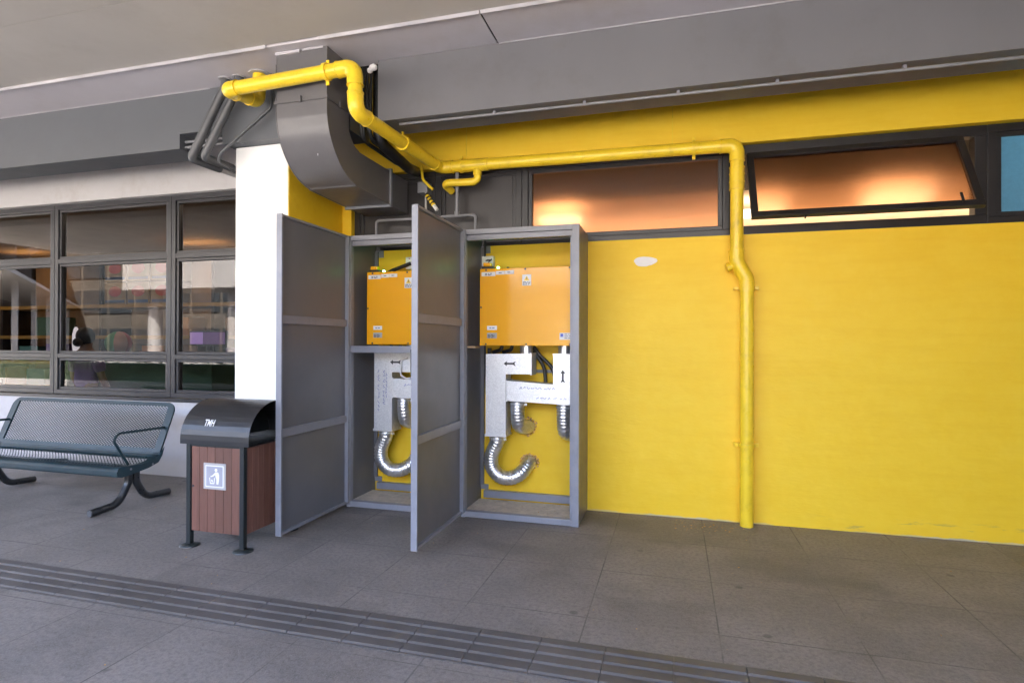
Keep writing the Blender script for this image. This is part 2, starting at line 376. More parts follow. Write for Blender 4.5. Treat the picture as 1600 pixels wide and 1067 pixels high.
# open top-hung window
f = MB(); rect(f, .427, 2.16, OZ0 + .002, OZ1 - .002, YF, YF + .09, .075); f = f.build('high_window', m_alu, yw)
sash = MB(); ang = R_(30); hz, hy = 2.905, YF - .002; SH = .665
rect(sash, .545, 2.005, 0, SH, -.02, .02, .050)
g = MB().box(.59, 1.96, -.003, .003, .045, SH - .045)
hk = MB().box(1.87, 1.884, -.03, -.0205, .02, .11).box(.9, .91, -.01, .01, -.02, .0)
for mb in (sash, g, hk):
    for p in mb.v:
        y, z = p.y, p.z - SH
        p.y = hy + y * math.cos(ang) + z * math.sin(ang); p.z = hz - y * math.sin(ang) + z * math.cos(ang)
s_ = sash.build('open_sash', m_alu, f); g.build('pane', m_amber, s_); hk.build('stay', m_alu, s_)
f = hi_window(2.162, 3.6); MB().box(2.245, 3.52, YF + .03, YF + .045, OZ0 + .085, OZ1 - .085).build('pane', m_bluepane, f)
f = hi_window(3.602, 6.5); MB().box(3.69, 6.42, YF + .03, YF + .036, OZ0 + .085, OZ1 - .085).build('pane', m_amber, f)
# bare plaster patch (irregular thin skim)
pp = [];
for k in range(26):
    a = 2 * math.pi * k / 26; r = 1 + .07 * math.sin(3 * a + 1) + random.uniform(-.03, .03)
    pp.append((-.234 + .094 * r * math.cos(a), 2.078 + .040 * r * math.sin(a)))
tag(MB().prism(pp, 1, YW - .003, YW + .01).build('plaster_patch', m_plaster), 'small white oval patch of bare plaster on the yellow wall', 'patch')
# ---- white shop wall with windows on the left
ww = thing('shop_wall', 'white wall with dark framed shop windows behind the bench', 'wall', (-7, YW, 0))
LX0, LX1, LZ0, LZ1 = -11.0, -3.45, .800, 2.965
MB().box(-14, LX1, YW, YW + .25, 0, LZ0).box(-14, LX1, YW, YW + .25, LZ1, 3.9).box(-14, LX0, YW, YW + .25, LZ0, LZ1).box(LX1, -3.302, YW, YW + .25, 0, 3.9).build('wall', m_offwhite, ww)
MB().box(LX0, LX1, YW - .014, YW - .001, LZ0 - .022, LZ0 + .012).build('sill', m_aluL, ww)
YL = YW + .06
edges = [-10.3, -8.50, -6.825, -5.16, -3.47]
for a, b in zip(edges, edges[1:]):
    f = MB(); a2, b2 = a + .003, b - .003
    rect(f, a2, b2, LZ0 + .013, LZ1 - .003, YL, YL + .10, .052)
    f.box(a2 + .052, b2 - .052, YL, YL + .10, 2.292, 2.345, .004).box(a2 + .052, b2 - .052, YL, YL + .10, 1.222, 1.272, .004)
    for z0, z1 in ((LZ0 + .065, 1.222), (1.272, 2.292), (2.345, LZ1 - .055)):
        rect(f, a2 + .052, b2 - .052, z0, z1, YL + .015, YL + .075, .030)
    f = f.build('shop_window', m_aluL, ww)
    for z0, z1 in ((LZ0 + .085, 1.20), (1.295, 2.27), (2.37, LZ1 - .075)):
        MB().add([(a2 + .07, YL + .04, z0), (b2 - .07, YL + .04, z0), (b2 - .07, YL + .04, z1), (a2 + .07, YL + .04, z1)], [(0, 1, 2, 3)]).build('pane', m_tint, f)
# ---- column: white front, yellow flank
cl = thing('column', 'white painted column with a yellow side standing between bin and duct', 'column', (-3.3, 4.4, 0))
MB().box(-3.578, -3.062, 4.05, YW - .001, 0, 3.045, .004).build('white_face', m_white, cl)
MB().box(-3.061, -3.055, 4.056, YW - .002, 0, 3.044).build('yellow_side', m_wall, cl)

# ================================================================== ROOMS BEHIND THE WINDOWS
rm = thing('back_room', 'warm lit room seen through the amber high windows', 'room', (1, 7, 0))
MB().box(-3.25, 7, 9.6, 9.7, 0, 3.3).box(-3.25, -3.2, 5.11, 9.6, 0, 3.3).box(7, 7.05, 5.11, 9.7, 0, 3.3).box(-3.2, 7, 7.1, 9.6, 3.22, 3.3).build('wall', m_cream, rm)
MB().box(-3.2, 7, 5.11, 7.1, 3.17, 3.30).build('bulkhead', m_brownc, rm)
m_lampw = emit('warm_lamp', (1, .80, .58), .15)
for x0, x1, y0, y1 in ((-1.75, -1.2, 7.35, 7.8), (.8, 1.3, 7.6, 8.0), (2.1, 2.75, 7.3, 7.7)):
    MB().box(x0, x1, y0, y1, 3.03, 3.06).build('ceiling_lamp', m_lampw, rm)
MB().box(-2.8, 6.5, 8.9, 9.1, 2.62, 2.68).build('added_uplight', emit('added_uplight', (1, .78, .55), .26), rm)  # added glowing strip below the sightline, brightens the room ceiling evenly
sh = thing('shop_room', 'dim shop interior seen through the dark framed windows', 'room', (-8, 7, 0))
m_shopw = paint('shop_wall_inside', (.30, .24, .18), .8)
MB().box(-14, -3.3, 9.0, 9.1, 0, 3.3).box(-3.35, -3.3, 5.11, 9, 0, 3.3).box(-14, -13.95, 5.11, 9, 0, 3.3).box(-14, -3.3, 5.11, 9, 3.2, 3.3).build('wall', m_shopw, sh)
m_shelffill = emit('added_shelf_fill', (1, .80, .58), .55)  # glow of the added fill strips over the shelves
m_tubel = emit('shop_tube_light', (1, .55, .2), .6)
for x0 in (-13.0, -8.7): MB().box(x0, x0 + .95, 8.4, 8.5, 2.93, 2.965).build('tube_or_fill_light', m_tubel, sh)
m_shelf = paint('yellow_shelf_edge', (.42, .24, .03), .5); m_carton = paint('cream_carton', (.30, .21, .11), .7); m_red = paint('red_print', (.45, .04, .03), .6); m_bluep = paint('blue_print', (.03, .08, .22), .6)
cart_cols = [paint('carton_%s' % n, c, .7) for n, c in (('brown', (.22, .11, .05)), ('green', (.08, .18, .12)), ('purple', (.16, .08, .30)), ('orange', (.52, .22, .05)), ('white', (.6, .57, .52)), ('teal', (.07, .22, .22)))]
rk = thing('shop_shelf', 'yellow edged shelving rack inside the shop behind the glass', 'shelf', (-8, 6.7, 0))
for z in (.75, 1.12, 1.50, 1.95): MB().box(-12, -4.2, 6.45, 6.95, z - .05, z).build('shelf_board', m_shelf, rk)
for x0 in (-12, -10.1, -8.1, -6.1, -4.25): MB().box(x0, x0 + .05, 6.46, 6.94, 0, 2.6).build('upright', m_brownc, rk)
def carton(x, z, w_, h, mat, lab, deco=False, y=6.5):
    o = thing('carton', lab, 'carton', (x + w_ / 2, y + .15, z), 'cartons on the shop shelves')
    MB().box(x, x + w_, y, y + .32, z, z + h, .004).build('box', mat, o)
    if deco:
        MB().prism([(x + w_ / 2 + .30 * w_ * math.cos(t), z + h * .58 + .24 * h * math.sin(t)) for t in [k * math.pi / 8 for k in range(16)]], 1, y - .003, y + .001).build('printed_mark', m_red, o)
        MB().box(x + .02, x + w_ - .02, y - .002, y + .001, z + .02, z + h * .2).build('printed_band', m_bluep, o)
for x0 in (-11.5, -9.2, -7.2, -5.2): MB().box(x0, x0 + 1.3, 5.5, 5.58, 3.12, 3.17).build('tube_or_fill_light', m_shelffill, sh)  # added strips, hidden above the window head, to brighten the shelves
ds = thing('display_panel', 'small purple lit display panel behind the right shop window', 'display', (-6.15, 6.3, 1.3))
MB().box(-6.33, -5.72, 6.32, 6.36, 1.36, 1.56, .004).build('case', m_rubber, ds); MB().box(-6.31, -6.10, 6.315, 6.3195, 1.38, 1.54).build('screen', emit('violet_screen', (.45, .28, .8), .018), ds); MB().box(-6.09, -5.74, 6.315, 6.3195, 1.38, 1.54).build('screen', emit('dim_violet_screen', (.20, .10, .35), .010), ds)
MB().box(-6.06, -5.99, 6.33, 6.35, 1.12, 1.36).build('stand', m_rubber, ds)
lp = thing('lamp', 'tall white glowing lamp behind the middle shop window', 'lamp', (-7.47, 5.65, 1.24))
MB().tube([(-7.47, 5.65, 1.26), (-7.47, 5.65, 1.36), (-7.47, 5.65, 1.50), (-7.47, 5.65, 1.57), (-7.47, 5.65, 1.60)], lambda i: (.032, .042, .040, .026, .010)[i], 14).build('shade', emit('lamp_glow', (.92, .9, 1), .035), lp); MB().tube([(-7.47, 5.65, 1.2405), (-7.47, 5.65, 1.26)], .075, 14).build('base', m_rubber, lp)
MB().tube([(-7.47, 5.65, 1.59), (-7.47, 5.65, 1.62)], .012, 8).build('finial', m_rubber, lp)
k = 0
for row, (z, lab_r) in enumerate(((1.952, 'top shelf'), (2.285, 'second layer above top shelf'))):
    for i, x in enumerate((-8.05, -7.62, -7.19)):
        carton(x, z, .40, .32, m_carton, 'cream carton with red mark, %s on the %s' % (('leftmost', 'middle', 'rightmost')[i], lab_r), True)
wl = ['brown', 'green', 'purple', 'orange', 'white', 'teal']
seq = [(-11.3, 1, 4), (-10.7, 1, 0), (-9.75, 1, 5), (-9.2, 1, 2), (-7.9, 1, 4), (-7.35, 1, 3), (-6.75, 1, 0), (-5.9, 1, 2), (-5.2, 1, 3), (-11.0, 0, 1), (-10.4, 0, 3), (-9.6, 0, 5), (-9.0, 0, 1), (-8.6, 0, 4), (-7.8, 0, 0), (-7.3, 0, 5), (-6.6, 0, 4), (-5.8, 0, 1), (-5.1, 0, 0), (-6.9, 2, 3), (-5.9, 2, 0), (-9.4, 2, 1)]
names = ['lower', 'middle', 'third']
for x, r, c in seq:
    nb = [q for q in seq if q[1] == r]; nb.sort(); pos = nb.index((x, r, c)); ordn = ['first', 'second', 'third', 'fourth', 'fifth', 'sixth', 'seventh', 'eighth', 'ninth', 'tenth'][pos]
    carton(x, (.752, 1.122, 1.502)[r], .38, random.uniform(.20, .29), cart_cols[c], '%s carton, %s from the left on the %s shop shelf' % (wl[c], ordn, names[r]))
# beach ball on the counter and a person in purple behind the glass
ct = thing('shop_counter', 'low green topped counter inside the shop by the window', 'counter', (-6.4, 5.7, 0))
MB().box(-7.65, -5.2, 5.52, 6.0, 0, 1.20).build('counter_body', cart_cols[1], ct); MB().box(-7.70, -5.15, 5.49, 6.03, 1.20, 1.24, .006).build('counter_top', m_aluL, ct)
bb = thing('beach_ball', 'small striped rainbow ball on the shop counter', 'ball', (-6.70, 5.6, 1.24))
cols = [(.6, .05, .04), (.7, .6, .5), (.06, .12, .5), (.65, .5, .06), (.08, .35, .12), (.6, .3, .2)]
for q in range(6):
    vs = []; fs = []; nv = 8; c0 = Vector((-6.70, 5.6, 1.39))
    for i in range(4):
        for j in range(nv + 1):
            ph = q * math.pi / 3 + i * math.pi / 9; th = math.pi * j / nv
            vs.append(c0 + .15 * Vector((math.sin(th) * math.cos(ph), math.sin(th) * math.sin(ph), math.cos(th))))
    for i in range(3):
        for j in range(nv): fs.append((i * (nv + 1) + j, i * (nv + 1) + j + 1, (i + 1) * (nv + 1) + j + 1, (i + 1) * (nv + 1) + j))
    MB().add(vs, fs, True).build('gore', paint('ball_%d' % q, cols[q], .4), bb)
def skin_mesh(name, verts, edges_, radii, mat, parent, sub=2):
    me = bpy.data.meshes.new(name); me.from_pydata([Vector(v) - ORG[parent] for v in verts], edges_, []); o = bpy.data.objects.new(name, me); col.objects.link(o)
    md = o.modifiers.new('skin', 'SKIN'); me.skin_vertices[0].data[0].use_root = True
    for i, r in enumerate(radii): me.skin_vertices[0].data[i].radius = r if isinstance(r, tuple) else (r, r)
    sb = o.modifiers.new('sub', 'SUBSURF'); sb.levels = sub; sb.render_levels = sub
    bpy.context.view_layer.update(); m2 = bpy.data.meshes.new_from_object(o.evaluated_get(bpy.context.evaluated_depsgraph_get())); bpy.data.objects.remove(o)
    m2.name = name; m2.materials.clear(); m2.materials.append(mat); m2.polygons.foreach_set('use_smooth', [True] * len(m2.polygons))
    o = bpy.data.objects.new(name, m2); col.objects.link(o); o.parent = parent; ORG[o] = ORG[parent]; return o
px, py = -7.30 - .02, 5.38
px = -6.95
pe = thing('person', 'dark haired person in a purple shirt standing inside behind the shop glass', 'person', (px, py, 0))
m_skin = paint('skin', (.38, .22, .14), .5); m_purple = paint('purple_shirt', (.30, .15, .62), .7); m_hair = paint('dark_hair', (.012, .009, .008), .5); m_trs = paint('dark_trousers', (.02, .02, .03), .7)
def q(x, y, z): return (px + x, py + y, z)
V_ = [q(0, 0, .82), q(0, .01, 1.0), q(0, .01, 1.17), q(0, .0, 1.27), q(0, .0, 1.34), q(0, .01, 1.41), q(0, .02, 1.50),
      q(-.17, 0, 1.23), q(-.23, .02, .98), q(-.22, .12, .80), q(-.21, .17, .73), q(.17, 0, 1.23), q(.23, .02, .98), q(.22, .12, .80), q(.21, .17, .73),
      q(-.09, 0, .74), q(-.09, .01, .43), q(-.09, -.02, .08), q(-.09, .12, .04), q(.09, 0, .74), q(.09, .01, .43), q(.09, -.02, .08), q(.09, .12, .04)]
E_ = [(0, 1), (1, 2), (2, 3), (3, 4), (4, 5), (5, 6), (3, 7), (7, 8), (8, 9), (9, 10), (3, 11), (11, 12), (12, 13), (13, 14), (0, 15), (15, 16), (16, 17), (17, 18), (0, 19), (19, 20), (20, 21), (21, 22)]
Rd = [(.13, .10), (.12, .09), (.14, .10), (.10, .07), .048, (.075, .085), (.07, .085), .055, .042, .034, .03, .055, .042, .034, .03, .08, .055, .04, .035, .08, .055, .04, .035]
skin_mesh('body', V_, E_, Rd, m_skin, pe)
skin_mesh('shirt', [q(0, 0, .80), q(0, .01, 1.0), q(0, .01, 1.17), q(0, 0, 1.275), q(-.17, 0, 1.235), q(-.225, .015, 1.02), q(.17, 0, 1.235), q(.225, .015, 1.02)], [(0, 1), (1, 2), (2, 3), (3, 4), (4, 5), (3, 6), (6, 7)], [(.16, .125), (.15, .115), (.165, .125), (.12, .09), .075, .065, .075, .065], m_purple, pe)
skin_mesh('trousers', [q(0, 0, .84), q(-.09, 0, .74), q(-.09, .01, .43), q(-.09, -.01, .10), q(.09, 0, .74), q(.09, .01, .43), q(.09, -.01, .10)], [(0, 1), (1, 2), (2, 3), (0, 4), (4, 5), (5, 6)], [(.15, .12), .095, .075, .06, .095, .075, .06], m_trs, pe)
MB().sphere(q(0, -.008, 1.475), .102, 16, 12, (.95, 1.0, 1.12)).sphere(q(0, -.10, 1.40), .055, 12, 8).build('hair', m_hair, pe)

# ================================================================== OUTSIDE (seen in the shop glass, plus added light blockers)
ub = thing('unseen_light_block', 'unseen upper block and walls added to keep sun and sky off the walkway', 'building', (-3, 5, 4.3))  # unseen mass over the walkway, added to block the sun
MB().box(-14, 7, -1.2, 10, 4.26, 6.6).build('wall', m_conc, ub)
MB().box(5.2, 5.5, -1.2, 4.848, 0.0, 3.53).build('wall', m_offwhite, ub)  # unseen return wall, added to dim the right side
MB().box(2.7, 5.2, -1.2, -1.0, 0.0, 3.53).build('wall', m_concd, ub)  # unseen screen wall, added to cut sky light on the right
ob = thing('opposite_building', 'concrete block with slab bands across the street', 'building', (-40, -30, 0))
dirv = Vector((-.747, -.665, 0)); nv_ = Vector((-.665, .747, 0)); st = Vector((-23, -5, 0))
def oblique(mb, t0, t1, d0, d1, z0, z1):
    P4 = [st + dirv * a + nv_ * b for a, b in ((t0, d0), (t1, d0), (t1, d1), (t0, d1))]
    mb.add([(p.x, p.y, z) for z in (z0, z1) for p in P4], [(0, 1, 2, 3), (4, 5, 6, 7), (0, 1, 5, 4), (1, 2, 6, 5), (2, 3, 7, 6), (3, 0, 4, 7)])
b1, b2, b3 = MB(), MB(), MB()
oblique(b2, 4, 80, 4.5, 14, 0, 15)
for z in (5.2, 8.2, 11.2, 14.2): oblique(b1, 3, 80, 3.2, 4.6, z, z + 1.1)
for t in range(4, 80, 6): oblique(b1, t, t + .7, 3.0, 4.5, 4, 15)
b2.build('facade', m_glassd, ob); b1.build('slab_band', m_facade, ob)
oblique(b3, 0, 78, 0, 3.2, 4.0, 4.15)
for t in range(0, 78, 5): oblique(b3, t, t + .2, .4, .6, 0, 4.0)
b3.build('canopy', m_concd, ob)
wk = thing('elevated_walkway', 'white elevated walkway on round columns across the street', 'walkway', (-15, -12, 0))
MB().box(-25.5, 30, -14, -11.6, 3.9, 4.2).box(-25.5, 30, -11.8, -11.6, 4.2, 5.3).box(-25.5, 30, -14, -13.8, 4.2, 5.3).build('deck', m_conc, wk)
for x in (-24.6, -19.9, -12, -4, 4, 12): MB().tube([(x, -12.6, 0), (x, -12.6, 3.9)], .32, 16).build('column', m_conc, wk)
tb = thing('street_building', 'low grey building behind the elevated walkway', 'building', (-10, -24, 0))
MB().box(-110, 40, -40, -24, 0, 8.6).build('wall', m_facade, tb)
for i in range(34):
    for z in (.7, 3.6, 6.3): MB().box(-70 + i * 2.6, -67.7 + i * 2.6, -24.06, -23.94, z, z + 1.75).build('window', m_glassd, tb)

def shade_hedge(x0, x1, lab):  # greenery added to dim the floor and darken the low reflections
    t = thing('shade_hedge', lab, 'shade_hedge', ((x0 + x1) / 2, -1.75, 0)); m = MB(); rnd = random.Random(3)
    for i in range(int((x1 - x0) * 260)):
        c = Vector((rnd.uniform(x0, x1), rnd.uniform(-2.1, -1.4), rnd.uniform(.40, 1.08) - .12 * rnd.random() ** 2)); a = Vector((rnd.gauss(0, 1), rnd.gauss(0, 1), rnd.gauss(0, 1))).normalized(); b = a.orthogonal().normalized()
        m.add([c - a * .06, c - b * .025, c + a * .06, c + b * .025], [(0, 1, 2, 3)])
    m.build('foliage', m_leafg, t); MB().box(x0, x1, -2.1, -1.4, 0, .42).build('planter_box', m_conc, t)
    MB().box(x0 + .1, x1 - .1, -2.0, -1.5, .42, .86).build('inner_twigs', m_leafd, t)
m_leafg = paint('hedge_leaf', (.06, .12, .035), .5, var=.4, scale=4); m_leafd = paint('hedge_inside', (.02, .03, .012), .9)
shade_hedge(-24, -1.6, 'long added light-blocking hedge in a concrete planter along the left walkway edge'); shade_hedge(1.3, 5, 'shorter added light-blocking hedge in a planter at the right walkway edge')

# ================================================================== VENTILATION DUCT
vd = thing('ventilation_duct', 'big grey square duct bending from the ceiling into the wall', 'duct', (-2.6, 4.2, 2.6))
DX0, DX1 = -2.825, -2.40
def smooth_pts(p, n=4):
    out = []
    for i in range(len(p) - 1):
        q0, q1, q2, q3 = (Vector((*p[max(0, min(len(p) - 1, j))], 0)) for j in (i - 1, i, i + 1, i + 2))
        for k in range(n):
            t = k / n; v = .5 * (2 * q1 + (q2 - q0) * t + (2 * q0 - 5 * q1 + 4 * q2 - q3) * t * t + (3 * q1 - q0 - 3 * q2 + q3) * t ** 3); out.append((v.x, v.y))
    return out + [tuple(p[-1])]
front = [(3.60, 3.528), (3.60, 3.10), (3.606, 3.02), (3.630, 2.93), (3.672, 2.85), (3.73, 2.775), (3.80, 2.712), (3.89, 2.665), (3.99, 2.638), (4.10, 2.626), (4.9, 2.602)]
rear = [(4.9, 2.905), (4.12, 2.905), (4.04, 2.912), (3.98, 2.930), (3.935, 2.965), (3.905, 3.01), (3.893, 3.07), (3.89, 3.528)]
front = smooth_pts(front); rear = smooth_pts(rear)
db = MB(); n = len(front); pr_ = front + rear; nn = len(pr_)
vs = [(DX0, *p) for p in pr_] + [(DX1, *p) for p in pr_]
db.add(vs, [tuple(range(nn)), tuple(range(nn, 2 * nn))]); db.add(vs, [(i, i + 1, nn + i + 1, nn + i) for i in range(nn - 1)], True)
o = db.build('duct_body', m_duct, vd)
seam = MB(); rect(seam, 0, 1, 0, 1, 0, 1, .1) if False else None
seam.box(DX0 - .012, DX1 + .012, 3.588, 3.5995, 3.150, 3.172).box(DX1 + .0005, DX1 + .012, 3.60, 3.90, 3.150, 3.172).box(DX0 - .012, DX0 - .0005, 3.60, 3.90, 3.150, 3.172)
seam.box(-2.63, -2.60, 3.575, 3.588, 3.14, 3.185).box(DX1 + .012, DX1 + .025, 3.74, 3.77, 3.14, 3.185)
seam.build('flange_seam', m_duct, vd)
fl = MB(); fl.box(DX1 + .0005, DX1 + .016, 4.545, 4.572, 2.595, 2.925).box(DX0 - .016, DX1 + .016, 4.545, 4.572, 2.592, 2.611).box(DX0 - .016, DX1 + .016, 4.545, 4.572, 2.9085, 2.925)
fl.build('flange', m_edge, vd)
for xx in (DX0, DX1): MB().tube([(xx, y - .0, z) for y, z in front[1:-1]], .005, 6).build('folded_edge', m_duct, vd)
MB().box(DX0, -2.62, 3.585, 3.5985, 3.505, 3.527).box(-2.60, DX1 - .03, 3.592, 3.5985, 3.515, 3.528).build('sealing_strip', m_trim, vd)
MB().box(-2.545, -2.54, 3.70, 3.706, 2.785, 2.80).build('paint_chip', m_trim, vd)
# dark pipes and cables beside the duct
dp = thing('drain_pipe', 'black pipe dropping through the dark gap beside the duct', 'pipe', (-2.25, 4.1, 2.8))
MB().tube(fillet([(-2.235, 4.05, 3.95), (-2.235, 4.05, 2.98), (-2.20, 4.5, 2.90), (-2.30, 4.86, 2.98)], .12), .045, 12).build('pipe', m_rubber, dp)
cb = thing('cable_bundle', 'tangled black cables hanging between duct and beam end', 'cables', (-2.33, 4.05, 2.9))
for i in range(4):
    a = -2.36 + .03 * i
    MB().tube(fillet([(a, 4.0, 3.95), (a + .01, 3.97, 3.1), (a + random.uniform(-.03, .03), 4.02, 2.98), (a + .04, 4.5, 2.95), (a, 4.86, 3.0)], .1), .013, 8).build('cable', m_rubber, cb)
tag(MB().sphere((-2.215, 3.93, 3.50), .035, 9, 7, (1, .8, .7)).sphere((-2.25, 3.94, 3.485), .022, 8, 6).build('foam_lump', m_plaster), 'lump of white foam stuck at the beam end by the yellow elbow', 'foam')
# grey pipes on the left of the duct
def grey_pipe(x0, x1, lab):
    t = thing('grey_pipe', lab, 'pipe', (x1, 3.84, 2.9), 'sloping grey pipes beside the column')
    p = fillet([(x0, 3.84, 3.60), (x0, 3.84, 3.47), (x1, 3.84, 2.915), (x1 - .03, 4.18, 2.93)], [.05, .035], 5)
    MB().tube(p, .034, 14).build('pipe', m_pipegrey, t)
    MB().tube([(x1 - .025, 4.12, 2.927), (x1 - .06, 4.83, 2.955)], .027, 14).build('pale_end', m_pvc, t)
    a, b = Vector((x0, 3.84, 3.47)), Vector((x1, 3.84, 2.915))
    s = MB()
    for u in (.62, .66): s.tube([a.lerp(b, u), a.lerp(b, u + .012)], .0365, 14)
    s.build('joint_band', m_pipegrey, t)
    MB().ring((x0, 3.84, ZS - .010), (0, 0, 1), .036, .052, .009).build('ceiling_collar', m_trim, t)
grey_pipe(-3.497, -3.835, 'left one of the two sloping grey pipes under the ceiling')
grey_pipe(-3.362, -3.705, 'right one of the two sloping grey pipes, nearer the duct')
tc = thing('conduit', 'thin dark conduit bending down from the ceiling to the white column', 'conduit', (-3.4, 3.87, 2.8))
MB().tube(fillet([(-3.085, 3.87, 3.55), (-3.09, 3.87, 3.26), (-3.57, 3.87, 2.945), (-3.605, 3.88, 2.880), (-3.645, 4.30, 2.84), (-3.70, 4.83, 2.84)], .05, 6), .013, 8).build('tube', m_pipegrey, tc)

# ================================================================== YELLOW PIPE
yp = thing('yellow_pipe', 'bright yellow drain pipe running round the duct and down the wall', 'pipe', (.535, 4.76, 0))
p1 = [(-3.165, 3.84, 3.62), (-3.185, 3.84, 3.315), (-3.175, 3.50, 3.258), (-2.115, 3.50, 3.292), (-2.105, 3.50, 2.985), (-2.012, 4.755, 2.962), (.462, 4.755, 2.938), (.462, 4.76, 2.035), (.537, 4.77, 1.900), (.537, 4.77, 0)]
MB().tube(fillet(p1, [.075, .065, .085, .085, .075, .085, .10, .10], 9), .049, 24).build('pipe_run', m_pipe, yp)
def elbow(a, b, c, r, L=.10):
    a, b, c = map(Vector, (a, b, c)); p = fillet([b + (a - b).normalized() * L, b, b + (c - b).normalized() * L], r, 9)
    e = MB().tube(p, .055, 24)
    for e0, e1 in ((p[0], p[1]), (p[-1], p[-2])): e.tube([e0, e0 + (e1 - e0).normalized() * .006], .0580, 24)
    e.build('elbow', m_pipe, yp)
for i, (r, L) in enumerate(((.075, .11), (.065, .10), (.085, .13), (.085, .13), (.075, .12), (.085, .125), (.10, .09), (.10, .09))): elbow(p1[i], p1[i + 1], p1[i + 2], r, L)
col2 = MB().tube([(.462, 4.756, 2.77), (.462, 4.757, 2.60)], .0545, 24)
for z in (2.77, 2.72, 2.66, 2.60): col2.tube([(.462, 4.756, z), (.462, 4.756, z - .008)], .0575, 24)
col2.build('coupling', m_pipe, yp); col2 = MB()
for z in (1.885, 1.865, 1.845): col2.tube([(.537, 4.77, z), (.537, 4.77, z - .008)], .0585, 24)
col2.build('coupling', m_pipe, yp)
def clamp(c, axis, ears):
    c = Vector(c); ax = Vector(axis).normalized(); m = MB().ring(c - ax * .012, ax, .0485, .0600, .024)
    for e in ears:
        e = Vector(e); s = c + e * .072; d = Vector([max(abs(ax[i]) * .012, abs(e[i]) * .016, .006) for i in range(3)])
        m.box(s.x - d.x, s.x + d.x, s.y - d.y, s.y + d.y, s.z - d.z, s.z + d.z, .002)
    m.build('clamp', m_pipe, yp)
clamp((-2.335, 3.5, 3.285), (1, 0, .03), [(0, .2, 1), (0, .2, -1)])
clamp((-2.06, 4.12, 2.973), (.07, 1, 0), [(0, 0, 1)])
clamp((-1.81, 4.755, 2.960), (1, 0, 0), [(0, 0, 1)]); clamp((.143, 4.755, 2.941), (1, 0, 0), [(0, 0, 1), (0, 0, -1)])
clamp((.537, 4.77, 1.835), (0, 0, 1), [(-1, .3, 0), (1, .3, 0)]); clamp((.537, 4.77, .620), (0, 0, 1), [(-1, .3, 0), (1, .3, 0)])
for z in (1.835, .620): MB().box(.445, .63, 4.815, YW, z - .010, z + .010).build('bracket', m_pipe, yp)
MB().tube([(.45, 4.76, 2.01), (.405, 4.755, 1.995)], .030, 14).tube([(.405, 4.755, 1.995), (.390, 4.754, 1.990)], .036, 8).build('inspection_cap', m_pipe, yp)
MB().tube(fillet([(-1.66, 4.755, 2.955), (-1.66, 4.755, 2.812), (-1.985, 4.755, 2.822), (-1.95, 4.88, 2.78)], .045, 6), .033, 16).tube([(-1.66, 4.755, 2.94), (-1.66, 4.755, 2.87)], .038, 16).tube([(-1.80, 4.755, 2.959), (-1.56, 4.755, 2.957)], .0545, 24).build('branch', m_pipe, yp)
cl_ = thing('ceiling_collar', 'pale ring round the yellow pipe where it enters the ceiling', 'collar', (-3.165, 3.84, ZS))
MB().ring((-3.167, 3.84, ZS - .011), (0, 0, 1), .051, .085, .010).build('ring', m_trim, cl_)

# small fittings above the cabinets
ytc = thing('yellow_conduit', 'thin bent yellow conduit feeding the small grey junction box', 'conduit', (-2.2, 4.8, 2.8))
MB().tube(fillet([(-2.215, 4.80, 3.01), (-2.20, 4.80, 2.88), (-2.10, 4.80, 2.785)], .06, 6), .013, 8).build('tube', m_pipe, ytc)
jb = thing('junction_box', 'small grey junction box on the dark panel beside the duct', 'junction box', (-2.2, 4.85, 2.76))
MB().box(-2.255, -2.155, 4.80, YF - .001, 2.765, 2.865, .004).build('box', m_cond, jb)
MB().tube([(-2.178, 4.82, 2.765), (-2.178, 4.82, 2.33)], .011, 8).build('cable', m_pvc, jb)
ht = thing('hazard_tube', 'short black and yellow striped tube with white end hanging above the cabinets', 'tube', (-2.1, 4.75, 2.6))
a, b = Vector((-2.150, 4.76, 2.735)), Vector((-2.035, 4.74, 2.585)); hz1, hz2, hz3 = MB(), MB(), MB()
for i in range(8): (hz1 if i % 2 else hz2).tube([a.lerp(b, i * .09), a.lerp(b, (i + 1) * .09)], .019, 12)
hz3.tube([a.lerp(b, .72), b], .017, 12)
hz1.build('yellow_band', m_pipe, ht); hz2.build('black_band', m_rubber, ht); hz3.build('white_end', m_label, ht)

